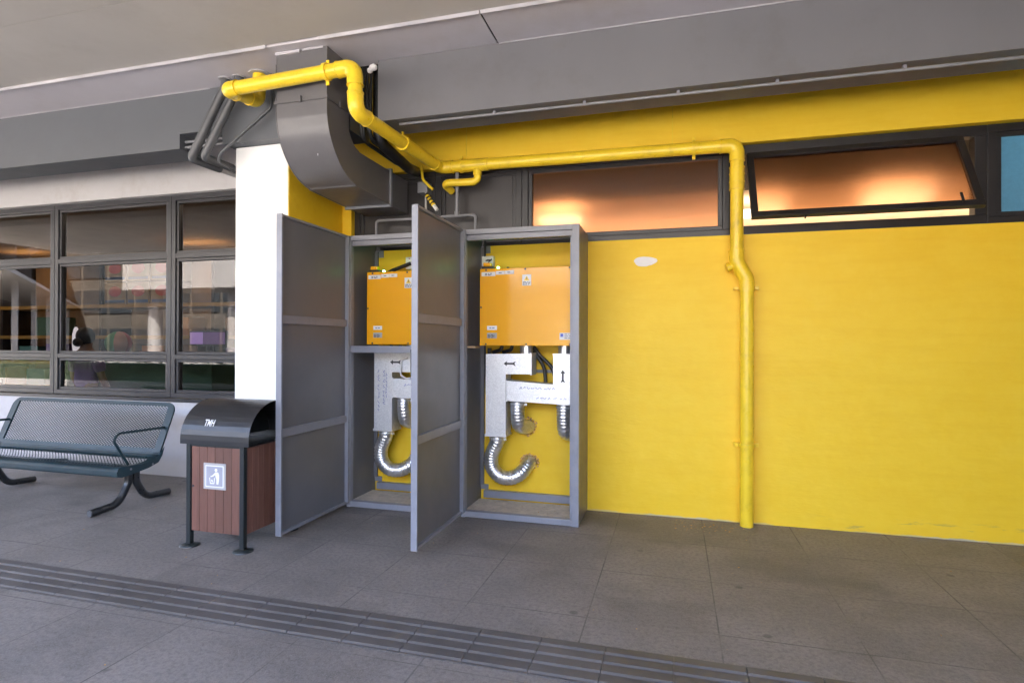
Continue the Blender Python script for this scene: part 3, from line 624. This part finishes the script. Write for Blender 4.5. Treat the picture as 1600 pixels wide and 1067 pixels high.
# ================================================================== CABINETS
CX, PITCH = -1.660, 1.045
CW, CY0, CY1, CZ1 = .958, 4.37, YW - .003, 2.318
GC = 'tall grey metal equipment cabinets'
def cabinet():
    t = thing('cabinet', 'right grey metal cabinet with its door swung open towards the camera', 'cabinet', (CX + .48, 4.6, 0), GC)
    x0, x1 = CX, CX + CW
    f = MB(); T = .055
    f.box(x0, x0 + .036, CY0, CY0 + .05, .0, CZ1, .003).box(x1 - T, x1, CY0, CY0 + .045, 0, CZ1, .003)
    f.box(x0 + .036, x1 - T, CY0, CY0 + .045, CZ1 - .042, CZ1, .003).box(x0 + .036, x1 - T, CY0, CY0 + .05, .004, .052, .003)
    f.box(x0 + .036, x1 - T, CY0 + .018, CY0 + .055, CZ1 - .085, CZ1 - .043, .003)           # stepped rebates
    f.box(x1 - T - .018, x1 - T, CY0 + .02, CY0 + .045, .052, CZ1 - .086, .002)
    f.box(x0 + .05, x1 - .02, CY1 - .05, CY1 - .002, .0525, .115, .002)
    f.build('frame', m_edge, t)
    MB().box(x0 + .002, x0 + .012, CY0 + .051, CY1, .01, CZ1 - .001).build('side_panel', m_grey, t)
    MB().box(x1 - .012, x1 - .002, CY0 + .046, CY1, .01, CZ1 - .001).build('side_panel', m_grey, t)
    MB().box(x0 + .013, x1 - .013, CY0 + .046, CY1, CZ1 - .011, CZ1 - .002).build('top_panel', m_grey, t)
    MB().box(x0 + .013, x1 - .013, CY0 + .051, CY1 - .051, .012, .042).build('floor_tray', m_dust, t)
    for z0, z1, w_ in ((.08, .16, .07), (2.16, 2.26, .08)):
        MB().box(x0 + .0125, x0 + .0125 + w_, CY1 - .012, CY1 - .002, z0 + .036, z1).build('corner_bracket', m_edge, t)
    MB().box(x0 + .0125, x0 + .045, CY1 - .03, CY1 - .013, .16, 2.25).build('back_angle', m_grey, t)
    MB().box(x0 + .046, x1 - .013, CY1 - .022, CY1 - .006, 1.150, 1.176).build('back_rail', m_cond, t)
    # door swung out 90 degrees, hinged at x0
    d0, d1 = x0 - .002, x0 + .040; y0, y1 = 3.462, CY0 - .006; z0, z1 = .036, CZ1 - .004
    dr = MB().box(d0, d0 + .006, y0 + .018, y1 - .02, z0 + .01, z1 - .01).build('door', m_grey, t)
    e = MB().box(d0 - .004, d1, y0, y0 + .017, z0, z1, .003).box(d0 - .004, d1 - .004, y1 - .03, y1, z0, z1, .003)
    e.box(d0 - .003, d1 - .012, y0 + .018, y1 - .031, z1 - .018, z1, .002).box(d0 - .003, d1 - .012, y0 + .018, y1 - .031, z0, z0 + .018, .002)
    e.build('door_frame', m_edge, dr)
    for z in (1.568, .757): MB().box(d0 + .0065, d1 - .016, y0 + .0185, y1 - .0315, z - .030, z + .030, .003).build('stiffener', m_edge, dr)  # same paint as the door; lighter copy puts the lit bands into colour
    MB().box(d0 - .022, d0 - .004, y0 + .02, y0 + .04, 1.18, 1.36, .006).box(d0 + .0065, d0 + .02, y0 + .02, y0 + .035, 1.245, 1.265).build('handle', m_lid, dr)
    lk = MB().box(d0 + .0065, d0 + .010, y0 + .02, y0 + .055, 1.215, 1.335, .002).build('lock_plate', m_cond, dr)
    MB().tube([(d0 + .010, y0 + .037, 1.30), (d0 + .016, y0 + .037, 1.30)], .009, 10).build('lock_barrel', m_galv, dr)
    for z in (.30, 1.95): MB().tube([(x0 + .0, CY0 - .004, z), (x0 + .0, CY0 - .004, z + .09)], .008, 8).build('hinge', m_edge, dr)
    return t
cabR = cabinet(); cabL = copy_tree(cabR, (-PITCH, 0, 0))
cabL['label'] = 'left grey metal cabinet with open door beside the litter bin'
mr = MB().box(CX - PITCH + .037, CX - PITCH + CW - .075, CY0 + .001, CY0 + .04, 1.318, 1.378, .003).build('mid_rail', m_edge, cabL)
for v in mr.data.vertices: v.co += Vector((PITCH, 0, 0))  # ORG of the copy holds the shift
for v in mr.data.vertices: v.co -= Vector((PITCH, 0, 0))
lg = thing('ledge', 'small wooden stub ledge at the left of the right cabinet interior', 'ledge', (CX + .06, 4.42, 1.36))
MB().box(CX + .014, CX + .10, 4.425, 4.55, 1.362, 1.378).build('board', paint('raw_wood', (.40, .27, .16), .8), lg)
# ---- equipment unit
GU = 'orange equipment units in the cabinets'
def screw(x, z, p, y): MB().tube([(x, y, z), (x, y - .004, z)], .008, 8).build('screw', m_ink, p)
UY = 4.545
def unit():
    x0, x1, z0, z1 = -1.563, -.772, 1.383, 2.020
    t = thing('equipment_unit', 'fully visible orange equipment box hung in the right cabinet', 'equipment box', ((x0 + x1) / 2, 4.7, z0), GU)
    MB().box(x0, x1, UY, YW - .03, z0, z1, .004).build('housing', m_unit, t)
    y = UY - .0015
    def lab(a, b, c, d, name='label'): return MB().box(a, b, y, UY + .001, c, d).build(name, m_label, t)
    def lines(p, a, b, c, d, n):
        m = MB()
        for i in range(n):
            z = c + (d - c) * (i + .5) / n; xx = a
            while xx < b:
                w_ = random.uniform(.010, .03); m.box(xx, min(b, xx + w_), y - .0008, y + .0002, z - .0028, z + .0028); xx += w_ + .007
        m.build('print', m_ink, p)
    l = lab(x0 + .015, x0 + .135, 1.958, 1.992); lines(l, x0 + .045, x0 + .105, 1.962, 1.984, 2)
    l = lab(x0 + .140, x0 + .215, 1.968, 1.998); lines(l, x0 + .165, x0 + .195, 1.974, 1.992, 1)
    l = lab(x0 + .218, x0 + .295, 1.970, 2.000); lines(l, x0 + .24, x0 + .27, 1.976, 1.994, 1)
    l = lab(x0 + .065, x0 + .150, 1.512, 1.546); lines(l, x0 + .085, x0 + .13, 1.52, 1.538, 1)
    l = lab(x0 + .065, x0 + .150, 1.443, 1.488, 'rating_plate'); l.data.materials[0] = m_pvc; lines(l, x0 + .07, x0 + .13, 1.445, 1.475, 3)
    l = lab(x1 - .115, x1 - .006, 1.432, 1.486); lines(l, x1 - .075, x1 - .012, 1.437, 1.483, 3); MB().box(x1 - .108, x1 - .085, y - .0008, y + .0002, 1.455, 1.48).build('printed_square', m_blue, l)
    l = lab(x0 + .365, x0 + .440, 1.872, 1.962, 'warning_label'); c = x0 + .4025
    MB().prism([(c - .024, 1.912), (c + .024, 1.912), (c, 1.953)], 1, y - .0008, y + .0002).build('triangle', m_pipe, l)
    MB().box(c - .003, c + .003, y - .0014, y - .0006, 1.922, 1.938).build('bolt', m_ink, l); lines(l, c - .03, c + .03, 1.876, 1.906, 3)
    for xx, z in ((x0 + .055, z1 - .012), (x0 + .39, z1 - .012), (x1 - .035, z1 - .012), (x0 + .055, z0 + .012), (x0 + .40, z0 + .012), (x1 - .03, z0 + .012), (x0 + .012, 1.70)): screw(xx, z, t, UY)
    be = MB().box(x0 + .01, x0 + .11, UY + .02, UY + .09, z1 + .0005, z1 + .022, .004).build('beacon_base', m_rubber, t)
    MB().box(x0 + .018, x0 + .085, UY + .025, UY + .08, z1 + .0225, z1 + .055, .006).build('beacon_lens', m_unit, be)
    MB().tube([(x0 + .150, UY + .03, z1), (x0 + .150, UY + .03, z1 + .014)], .009, 10).build('indicator_lamp', emit('green_lamp', (.1, .9, .25), 2.2), t)
    MB().tube([(x0 + .235, UY + .03, z1), (x0 + .235, UY + .03, z1 + .012)], .011, 10).build('gland', m_rubber, t)
    return t
uR = unit(); uL = copy_tree(uR, (-PITCH - .008, 0, .005)); uL['label'] = 'orange equipment box half hidden by the middle door in the left cabinet'
# ---- white switch boxes on the wall
GS = 'white switch boxes above the orange units'
def switch_box():
    t = thing('switch_box', 'white switch box behind the beacon in the right cabinet', 'switch box', (-1.52, 4.82, 2.05), GS)
    MB().box(-1.63, -1.525, 4.79, YW - .001, 2.075, 2.165, .006).build('box', m_label, t)
    MB().prism([(-1.60, 2.125), (-1.58, 2.135), (-1.545, 2.135), (-1.54, 2.145), (-1.535, 2.128), (-1.545, 2.120), (-1.57, 2.105), (-1.568, 2.122), (-1.585, 2.118)], 1, 4.7885, 4.791).build('mark', m_ink, t)
    return t
sR = switch_box()
sL = thing('switch_box', 'white switch box with black cable at the middle door edge', 'switch box', (-2.30, 4.82, 2.05), GS)
MB().box(-2.365, -2.27, 4.79, YW - .001, 2.075, 2.185, .006).build('box', m_label, sL); MB().box(-2.332, -2.318, 4.7885, 4.791, 2.165, 2.172).build('mark', m_red, sL)
MB().tube(fillet([(-2.47, 4.65, 2.022), (-2.45, 4.70, 2.055), (-2.31, 4.785, 2.125)], .05), .017, 10).build('cable', m_rubber, sL)
ca = thing('cable', 'thin dark cable down the left inside of the right cabinet', 'cable', (CX + .06, 4.75, 1.3))
MB().tube(fillet([(CX + .055, 4.80, 2.30), (CX + .055, 4.80, 2.02), (CX + .085, 4.70, 1.93), (CX + .075, 4.75, 1.30), (CX + .075, 4.80, .95)], .06), .010, 8).build('lead', m_rubber, ca)
# ---- galvanised air ducts under each unit
GD = 'galvanised air ducts under the orange units'
DY0, DY1 = 4.60, 4.76
def arrow(cx, cz, dirx, dirz, y, p, L=.105):
    # block arrow with notched tail
    pts = [(-.5, 0), (-.24, .20), (-.24, .075), (.26, .075), (.5, .20), (.40, 0), (.5, -.20), (.26, -.075), (-.24, -.075), (-.24, -.20)]
    poly = []
    for a, b in pts:
        u = -a * L; v = b * L
        poly.append((cx + dirx * u - dirz * v, cz + dirz * u + dirx * v))
    MB().prism(poly, 1, y - .0018, y + .001).build('arrow_sticker', m_ink, p)
def scribble(p, x, z, L, vertical, y):
    m = MB(); u = 0
    while u < L:
        pts = [];
        for i in range(5):
            a = u + i * .006 + random.uniform(-.003, .003); b = random.uniform(-.011, .011)
            pts.append((x + b, y - .001, z + a) if vertical else (x + a, y - .001, z + b))
        m.tube(pts, .0019, 4); u += random.choice((.032, .032, .05))
    m.build('handwriting', m_blue, p)
def corr(path, r0, step=.006, pitch=.025, amp=.0020):
    pp_ = densify(path, step); return MB().tube(pp_, lambda i: r0 + amp * math.sin(2 * math.pi * i * step / pitch), 20)
def hose(p, path, r0, wallring=None):
    h = corr(spline(path), r0).build('flexible_hose', m_flex, p); a, b = Vector(path[0]), Vector(path[1]); d = (b - a).normalized()
    MB().ring(a + d * .022, d, r0 - .001, r0 + .0055, .012).box(a.x + r0, a.x + r0 + .022, a.y - .012, a.y + .005, a.z - .042, a.z - .022).build('hose_clamp', m_galv, h)
    if wallring:
        m = MB(); c = Vector(wallring)
        for k in range(16):
            t_ = 2 * math.pi * k / 16; rr = r0 + .008 + random.uniform(-.006, .012)
            m.sphere(c + Vector((rr * math.cos(t_), random.uniform(-.012, 0), rr * math.sin(t_))), random.uniform(.009, .016), 7, 5)
        m.build('sealant', m_foam, h)
    return h
def spigot(p, x, z0, z1, r):
    m = MB().tube([(x, 4.68, z0), (x, 4.68, z1)], r, 20)
    for z in (z0 + (z1 - z0) * .3, z0 + (z1 - z0) * .75): m.tube([(x, 4.68, z), (x, 4.68, z + .008)], r + .004, 20)
    m.build('spigot', m_flex, p)
def exhaust():
    t = thing('air_duct', 'L shaped galvanised duct with left arrow in the right cabinet', 'air duct', (-1.43, 4.68, .62), GD)
    MB().prism([(-1.527, .640), (-1.352, .640), (-1.352, 1.145), (-1.138, 1.148), (-1.138, 1.318), (-1.527, 1.312)], 1, DY0, DY1).build('duct_body', m_galv, t)
    MB().box(-1.535, -1.346, DY0 - .006, DY1 + .006, .622, .641).build('duct_rim', m_galv, t); MB().box(-1.140, -1.130, DY0 - .005, DY1 + .005, 1.140, 1.324).build('duct_rim', m_galv, t)
    arrow(-1.318, 1.233, -1, 0, DY0, t)
    spigot(t, -1.195, 1.319, 1.384, .052)
    hose(t, [(-1.450, 4.68, .624), (-1.453, 4.68, .56), (-1.500, 4.685, .45), (-1.495, 4.69, .345), (-1.425, 4.695, .272), (-1.33, 4.72, .262), (-1.255, 4.76, .300), (-1.215, 4.82, .36), (-1.20, 4.87, .385)], .060, (-1.205, YW - .004, .375))
    return t
eR = exhaust(); eL = copy_tree(eR, (-PITCH, 0, 0)); eL['label'] = 'L shaped galvanised duct with blue handwriting in the left cabinet'
def supply():
    t = thing('air_duct', 'galvanised duct with up arrow beside the right post of the right cabinet', 'air duct', (-1.1, 4.68, .9), GD)
    MB().prism([(-1.338, .925), (-.778, .905), (-.778, 1.312), (-.948, 1.312), (-.948, 1.068), (-1.338, 1.092)], 1, DY0 - .012, DY1 - .012).build('duct_body', m_galv, t)
    MB().box(-1.343, -1.334, DY0 - .016, DY1 - .006, .918, 1.098).build('duct_rim', m_galv, t); MB().box(-.952, -.774, DY0 - .016, DY1 - .006, 1.310, 1.318).build('duct_rim', m_galv, t)
    arrow(-.868, 1.135, 0, 1, DY0 - .012, t)
    scribble(t, -1.23, 1.035, .30, False, DY0 - .012); scribble(t, -1.09, .955, .25, False, DY0 - .012)
    spigot(t, -.868, 1.318, 1.384, .055)
    hose(t, [(-1.268, 4.668, .925), (-1.268, 4.67, .80), (-1.262, 4.70, .715), (-1.235, 4.79, .685), (-1.215, 4.86, .682)], .060, (-1.218, YW - .004, .685))
    hose(t, [(-.872, 4.668, .908), (-.872, 4.67, .78), (-.866, 4.70, .675), (-.825, 4.80, .645), (-.815, 4.86, .645)], .060, (-.815, YW - .004, .645))
    return t
pR = supply(); pL = copy_tree(pR, (-PITCH, 0, 0)); pL['label'] = 'cross galvanised duct half hidden by the middle door in the left cabinet'
for k_, dx in ((0, .045), (1, .095), (2, .12)):
    m = MB(); z = .72; L = (.36, .30, .22)[k_]
    scribble(eL, -1.527 - PITCH + dx, .80 + .06 * k_, L, True, DY0)
GH = 'black hoses behind the galvanised ducts'
def hoses():
    t = thing('black_hoses', 'two black hoses behind the ducts in the right cabinet', 'hoses', (-1.05, 4.79, 1.0), GH)
    for x in (-1.13, -1.10):
        MB().tube(spline([(x - .06, 4.775, 1.382), (x, 4.775, 1.30), (x + .06 + (x + 1.13) * 1.2, 4.785, 1.20), (x + .075 + (x + 1.13) * 2.0, 4.79, 1.08), (x + .075 + (x + 1.13) * 2.4, 4.79, .98)]), .0155, 10).build('hose', m_rubber, t)
    for x in (-1.42, -1.33): MB().tube(fillet([(x, 4.72, 1.382), (x - .01, 4.72, 1.345), (x - .09, 4.74, 1.325)], .03), .016, 8).build('hose', m_rubber, t)
    MB().box(-1.575, -1.55, 4.79, 4.83, .98, 1.36).build('sleeve', m_rubber, t)
    return t
hR = hoses(); hL = copy_tree(hR, (-PITCH, 0, 0)); hL['label'] = 'two black hoses behind the ducts in the left cabinet'
whn = thing('white_cord', 'white cord loop on the duct beside the middle door edge', 'cord', (-2.25, 4.58, 1.1))
MB().tube(fillet([(-2.24, 4.59, 1.27), (-2.30, 4.585, 1.26), (-2.305, 4.58, 1.12), (-2.25, 4.585, 1.09), (-2.20, 4.59, 1.1)], .035, 6), .008, 8).build('cord', m_label, whn)
# grey conduits on the dark panel
gc1 = thing('conduit', 'grey conduit bridging from the left cabinet top under the duct', 'conduit', (-2.5, 4.8, 2.45))
MB().tube(fillet([(-2.667, 4.80, 2.317), (-2.667, 4.80, 2.536), (-2.285, 4.80, 2.533), (-2.275, 4.80, 2.317)], .03, 5), .013, 8).build('tube', m_cond, gc1)
gc2 = thing('conduit', 'grey tee conduit rising from the right cabinet top', 'conduit', (-1.8, 4.8, 2.5))
MB().tube(fillet([(-2.03, 4.80, 2.317), (-2.03, 4.80, 2.535), (-1.693, 4.80, 2.535), (-1.693, 4.80, 2.317)], .03, 5), .014, 8).tube([(-1.868, 4.80, 2.53), (-1.868, 4.80, 2.94)], .017, 10).tube([(-1.868, 4.80, 2.535), (-1.868, 4.80, 2.575)], .023, 10).build('tube', m_cond, gc2)

# ================================================================== BENCH
bn = thing('bench', 'dark blue metal mesh bench with black tube legs under the shop windows', 'bench', (-5.4, 3.9, 0))
BX0, BX1 = -6.41, -4.39
backP = [(4.25, .845), (4.075, .425)]
seatP = [(4.045, .385), (3.98, .362), (3.88, .352), (3.78, .358), (3.71, .366)]
def along(prof, u):
    L = [math.dist(a, b) for a, b in zip(prof, prof[1:])]; tot = sum(L); d = u * tot
    for (a, b), l in zip(zip(prof, prof[1:]), L):
        if d <= l + 1e-9: t = d / l; return (a[0] + (b[0] - a[0]) * t, a[1] + (b[1] - a[1]) * t)
        d -= l
    return prof[-1]
def lattice(prof, x0, x1, px_, rise, wdt, th):
    m = MB(); H = sum(math.dist(a, b) for a, b in zip(prof, prof[1:])); W = x1 - x0; slope = px_ / rise * .5   # dx per metre along profile
    slope = (px_ / 2) / (rise / 2); nseg = 1 if len(prof) == 2 else 8
    for sgn in (1, -1):
        c = -H * slope
        while c < W + H * slope:
            # strand x = c + sgn*slope*h
            h0, h1 = 0, H
            xs = lambda h: c + sgn * slope * h
            lo, hi = sorted(((0 - c) / (sgn * slope), (W - c) / (sgn * slope)))
            h0, h1 = max(0, lo), min(H, hi)
            if h1 - h0 > .004:
                pts = []
                for i in range(nseg + 1):
                    h = h0 + (h1 - h0) * i / nseg; y, z = along(prof, h / H); pts.append((x0 + xs(h), y, z))
                for a, b in zip(pts, pts[1:]):
                    hv = Vector((0, 0, wdt / 2)) if len(prof) == 2 else Vector((0, wdt / 2, 0))
                    off = Vector((0, -th if sgn > 0 else 0, 0)) if len(prof) == 2 else Vector((0, 0, th if sgn > 0 else 0))
                    A, B = Vector(a) + off, Vector(b) + off; nrm = Vector((0, th, 0)) if len(prof) == 2 else Vector((0, 0, -th))
                    m.add([A - hv, A + hv, B + hv, B - hv, A - hv + nrm, A + hv + nrm, B + hv + nrm, B - hv + nrm], [(0, 1, 2, 3), (4, 7, 6, 5), (0, 4, 5, 1), (2, 6, 7, 3)])
            c += px_
    return m
bk = MB()
def panel_pt(u, v): return (BX0 + (BX1 - BX0) * u, *along(backP, v))
# solid back border with rounded top corners
yb_, zb_ = backP[1]; yt_, zt_ = backP[0]; dv = Vector((0, yt_ - yb_, zt_ - zb_)); dn = Vector((0, -dv.z, dv.y)).normalized() * .008
def bquad(mb, pts):  # pts in (x, h 0..1) -> thick plate
    A = [Vector((x, yb_, zb_)) + dv * h for x, h in pts]; n_ = len(A)
    mb.add([p - dn for p in A] + [p + dn for p in A], [tuple(range(n_)), tuple(range(n_, 2 * n_))[::-1]] + [(i, (i + 1) % n_, n_ + (i + 1) % n_, n_ + i) for i in range(n_)])
cr = .09; crn = [(BX1 - cr + cr * math.sin(t), 1 - .20 + .20 * math.cos(t)) for t in [k * math.pi / 16 for k in range(9)]]
bs = .075
bquad(bk, [(BX1 - bs, 0), (BX1, 0)] + crn[::-1] + [(BX1 - bs, .995)])
crl = [(BX0 + BX1 - x, h) for x, h in crn]
bquad(bk, [(BX0 + bs, 0), (BX0, 0)] + crl[::-1] + [(BX0 + bs, .995)])
bquad(bk, [(BX0 + bs, .925), (BX1 - bs, .925), (BX1 - bs, 1), (BX0 + bs, 1)]); bquad(bk, [(BX0 + bs, 0), (BX1 - bs, 0), (BX1 - bs, .07), (BX0 + bs, .07)])
bkf = bk.build('back_frame', m_bench, bn)
lattice([(4.25 - .005, .83), (4.085, .45)], BX0 + .06, BX1 - .06, .036, .023, .0074, .002).build('back_mesh', m_bench, bn)
st_ = MB()
def ribbon(mb, prof, x0, x1, th=.006):
    n_ = len(prof); vs = [(x, y, z + o) for x in (x0, x1) for o in (0, -th) for y, z in prof]
    I = lambda a, b, i: (a * 2 + b) * n_ + i
    fs = []
    for i in range(n_ - 1):
        fs += [(I(0, 0, i), I(0, 0, i + 1), I(1, 0, i + 1), I(1, 0, i)), (I(0, 1, i), I(1, 1, i), I(1, 1, i + 1), I(0, 1, i + 1)), (I(0, 0, i), I(0, 1, i), I(0, 1, i + 1), I(0, 0, i + 1)), (I(1, 0, i), I(1, 0, i + 1), I(1, 1, i + 1), I(1, 1, i))]
    fs += [(I(0, 0, 0), I(1, 0, 0), I(1, 1, 0), I(0, 1, 0)), (I(0, 0, n_ - 1), I(0, 1, n_ - 1), I(1, 1, n_ - 1), I(1, 0, n_ - 1))]
    mb.add(vs, fs)
ribbon(st_, [(4.078, .43), (4.068, .408), (4.05, .388), (4.03, .378)], BX0, BX1, .008)
ribbon(st_, [(3.725, .366), (3.70, .366), (3.675, .356), (3.662, .338), (3.660, .312), (3.668, .300)], BX0, BX1, .008)
full = [(4.078, .43), (4.068, .408), (4.05, .388), (3.98, .364), (3.88, .354), (3.78, .360), (3.70, .368), (3.675, .358), (3.662, .340), (3.660, .312)]
ribbon(st_, full, BX1 - .075, BX1 + .002, .012); ribbon(st_, full, BX0 - .002, BX0 + .075, .012)
# end plates
for xx in (BX0 - .006, BX1 + .0025):
    st_.prism([(4.11, .47), (4.09, .40), (4.05, .345), (3.95, .315), (3.80, .295), (3.70, .285), (3.665, .295), (3.652, .33), (3.668, .362), (3.70, .375), (3.88, .362), (4.0, .372), (4.055, .398)], 0, xx, xx + .006)
st_.build('seat_frame', m_bench, bn)
lattice(seatP, BX0 + .06, BX1 - .06, .036, .026, .0070, .002).build('seat_mesh', m_bench, bn)
MB().tube([(BX0 + .02, 3.85, .325), (BX1 - .02, 3.85, .325)], .018, 10).tube([(-5.9, 3.72, .335), (-5.35, 3.97, .33), (-4.95, 3.72, .335)], .010, 8).build('under_brace', m_bench, bn)
def bleg(x, s):
    p = [(x, 3.885 + s * .036, .335), (x, 3.885 + s * .036, .20), (x, 3.885 + s * .13, .045), (x, 3.885 + s * .37, .032)]
    return MB().tube(fillet(p, .13, 8), .031, 16)
for x in (-4.49, -6.17):
    for s in (-1, 1):
        l = bleg(x, s).build('leg', m_blk, bn)
        MB().tube([(x, 3.885 + s * .371, .032), (x, 3.885 + s * .377, .032)], .026, 14).build('end_cap', m_pipegrey, l)
def arm(x):
    return MB().tube(fillet([(x, 4.16, .635), (x, 3.72, .645), (x, 3.66, .60), (x, 3.80, .37)], [.035, .05], 7), .011, 10)
for x in (BX1 - .045, BX0 + .045): arm(x).build('armrest', m_bench, bn)
for y in (3.78, 3.99): MB().tube([(BX1 + .008, y, .34), (BX1 + .013, y, .34)], .009, 8).build('bolt', m_cond, bn)

# ================================================================== LITTER BIN
b_ = thing('litter_bin', 'brown slatted litter bin with a black barrel lid marked TMH', 'litter bin', (-3.0, 3.5, 0))
X0, X1, Y0, Y1 = -3.225, -2.785, 3.235, 3.72
for x in (X0, X1):
    for y in (Y0, Y1):
        pz = MB().box(x - .018, x + .018, y - .018, y + .018, .012, .72, .004).build('post', m_post, b_)
        MB().tube([(x, y, 0), (x, y, .010), (x, y, .020)], lambda i: (.066, .064, .03)[i], 24).build('foot_plate', m_post, pz)
def slats(n_, horiz):
    m = MB()
    for i in range(n_):
        if horiz in ('f', 'b'):
            a = X0 + .020 + (X1 - X0 - .04) * i / n_; y = Y0 - .008 if horiz == 'f' else Y1 - .004
            m.box(a + .0012, a + (X1 - X0 - .04) / n_ - .0012, y, y + .014, .108, .688, .002)
        else:
            a = Y0 + .020 + (Y1 - Y0 - .04) * i / n_; x = X1 - .004 if horiz == 'r' else X0 - .010
            m.box(x, x + .014, a + .0012, a + (Y1 - Y0 - .04) / n_ - .0012, .108, .688, .002)
    return m
for h, n_ in (('f', 6), ('r', 8), ('l', 8), ('b', 6)): slats(n_, h).build('slat_panel', m_wood, b_)
MB().box(X0 + .01, X1 - .01, Y0 + .012, Y1 - .012, .12, .695).build('liner', m_post, b_)
MB().box(X0 - .015, X1 + .015, Y0 - .014, Y0 + .0, .6885, .735, .002).build('top_rail', m_post, b_)
MB().box(X0 - .015, X1 + .015, Y1, Y1 + .014, .6885, .735, .002).build('top_rail', m_post, b_)
# barrel lid: shell along x
LXa, LXb = -3.285, -2.722; prof = []
cy, cz, ry, rz = 3.485, .735, .278, .258
prof.append((cy - ry, .705))
for k in range(25):
    t = math.pi * k / 24; prof.append((cy - ry * math.cos(t), cz + rz * math.sin(t)))
prof.append((cy + ry, .705))
lm = MB(); n_ = len(prof); inn = [(cy + (y - cy) * .985, cz + (z - cz) * .985 if z > cz else z) for y, z in prof]
vs = [(x, y, z) for x in (LXa, LXb) for P_ in (prof, inn) for y, z in P_]; I = lambda a, b, i: (a * 2 + b) * n_ + i
for i in range(n_ - 1):
    lm.add(vs, [(I(0, 0, i), I(1, 0, i), I(1, 0, i + 1), I(0, 0, i + 1)), (I(0, 1, i), I(0, 1, i + 1), I(1, 1, i + 1), I(1, 1, i))], True)
    lm.add(vs, [(I(0, 0, i), I(0, 0, i + 1), I(0, 1, i + 1), I(0, 1, i)), (I(1, 0, i), I(1, 1, i), I(1, 1, i + 1), I(1, 0, i + 1))])
lid = lm.build('lid', m_lid, b_)
MB().prism([(y, z) for y, z in inn if z >= cz][::1], 0, -3.02, -3.00).build('lid_baffle', m_post, lid)
# TMH lettering on the front curve
th = R_(26); yl, zl = cy - ry * math.cos(th), cz + rz * math.sin(th); nz = Vector((0, -math.cos(th) / ry, math.sin(th) / rz)).normalized(); upv = Vector((0, -nz.z * -1, 0)); tz = Vector((1, 0, 0)); ty = nz.cross(tz).normalized()
mw = Matrix(((tz.x, ty.x, nz.x, -3.060), (tz.y, ty.y, nz.y, yl + nz.y * .0035), (tz.z, ty.z, nz.z, zl + nz.z * .0035), (0, 0, 0, 1)))
text_mesh('lettering', 'TMH', .066, m_label, mw, lid, .60, .0012)
# pictogram plate
sg = MB().box(-3.100, -2.918, Y0 - .012, Y0 - .0085, .403, .580).build('sign_plate', m_pvc, b_)
sgy = Y0 - .012
MB().box(-3.083, -2.935, sgy - .0012, sgy + .0005, .418, .565).build('white_border', m_label, sg)
MB().box(-3.077, -2.941, sgy - .002, sgy - .0011, .424, .559).build('grey_field', m_gry2, sg)
fg = MB(); cx_ = -2.995
fg.prism([(cx_ + .011 * math.cos(t), .535 + .011 * math.sin(t)) for t in [k * math.pi / 6 for k in range(12)]], 1, sgy - .003, sgy - .0019)
fg.prism([(cx_ - .004, .522), (cx_ + .018, .520), (cx_ + .026, .500), (cx_ + .024, .470), (cx_ + .020, .440), (cx_ + .004, .440), (cx_ + .004, .475), (cx_ - .004, .490)], 1, sgy - .003, sgy - .0019)
fg.prism([(cx_ - .004, .521), (cx_ - .030, .498), (cx_ - .045, .492), (cx_ - .044, .486), (cx_ - .026, .490), (cx_ + .002, .508)], 1, sgy - .003, sgy - .0019)
fg.prism([(cx_ - .056, .482), (cx_ - .050, .482), (cx_ - .044, .447), (cx_ - .018, .447), (cx_ - .014, .482), (cx_ - .008, .482), (cx_ - .014, .440), (cx_ - .048, .440)], 1, sgy - .003, sgy - .0019)
fg.prism([(cx_ - .040, .470), (cx_ - .028, .466), (cx_ - .024, .452), (cx_ - .036, .455)], 1, sgy - .003, sgy - .0019)
fg.build('pictogram', m_label, sg)
screw(X0 + .035, .415, b_, Y0 - .008)

# ================================================================== LITTER ON THE GROUND
lf = MB()
def leaf(m, x, y, s, z=.003):
    a = random.uniform(0, 6.28); u = Vector((math.cos(a), math.sin(a), random.uniform(0, .3))) * s; v = Vector((-math.sin(a), math.cos(a), random.uniform(0, .3))) * s * .5; c = Vector((x, y, z))
    m.add([c - u, c - v, c + u, c + v + Vector((0, 0, s * .3))], [(0, 1, 2, 3)])
for i in range(90): leaf(lf, random.gauss(.25, .16), min(4.83, random.gauss(4.64, .09)), random.uniform(.004, .009))
for i in range(70): leaf(lf, random.uniform(-5, 3), random.uniform(1.9, 4.75), random.uniform(.004, .009))
for i in range(12): leaf(lf, random.uniform(-1.6, -.8), random.uniform(4.43, 4.7), random.uniform(.005, .012), .046)
lf.build('leaf_litter', paint('dry_leaf', (.42, .24, .08), .8, var=.4, scale=20)); o = bpy.data.objects['leaf_litter']; o['kind'] = 'stuff'; tag(o, 'scattered dry leaf crumbs on the paving', None)
gl = MB(); leaf(gl, -5.62, 3.52, .018); tag(gl.build('green_leaf', paint('green_leaf', (.10, .38, .06), .6)), 'single small green leaf on the paving in front of the bench', 'leaf')
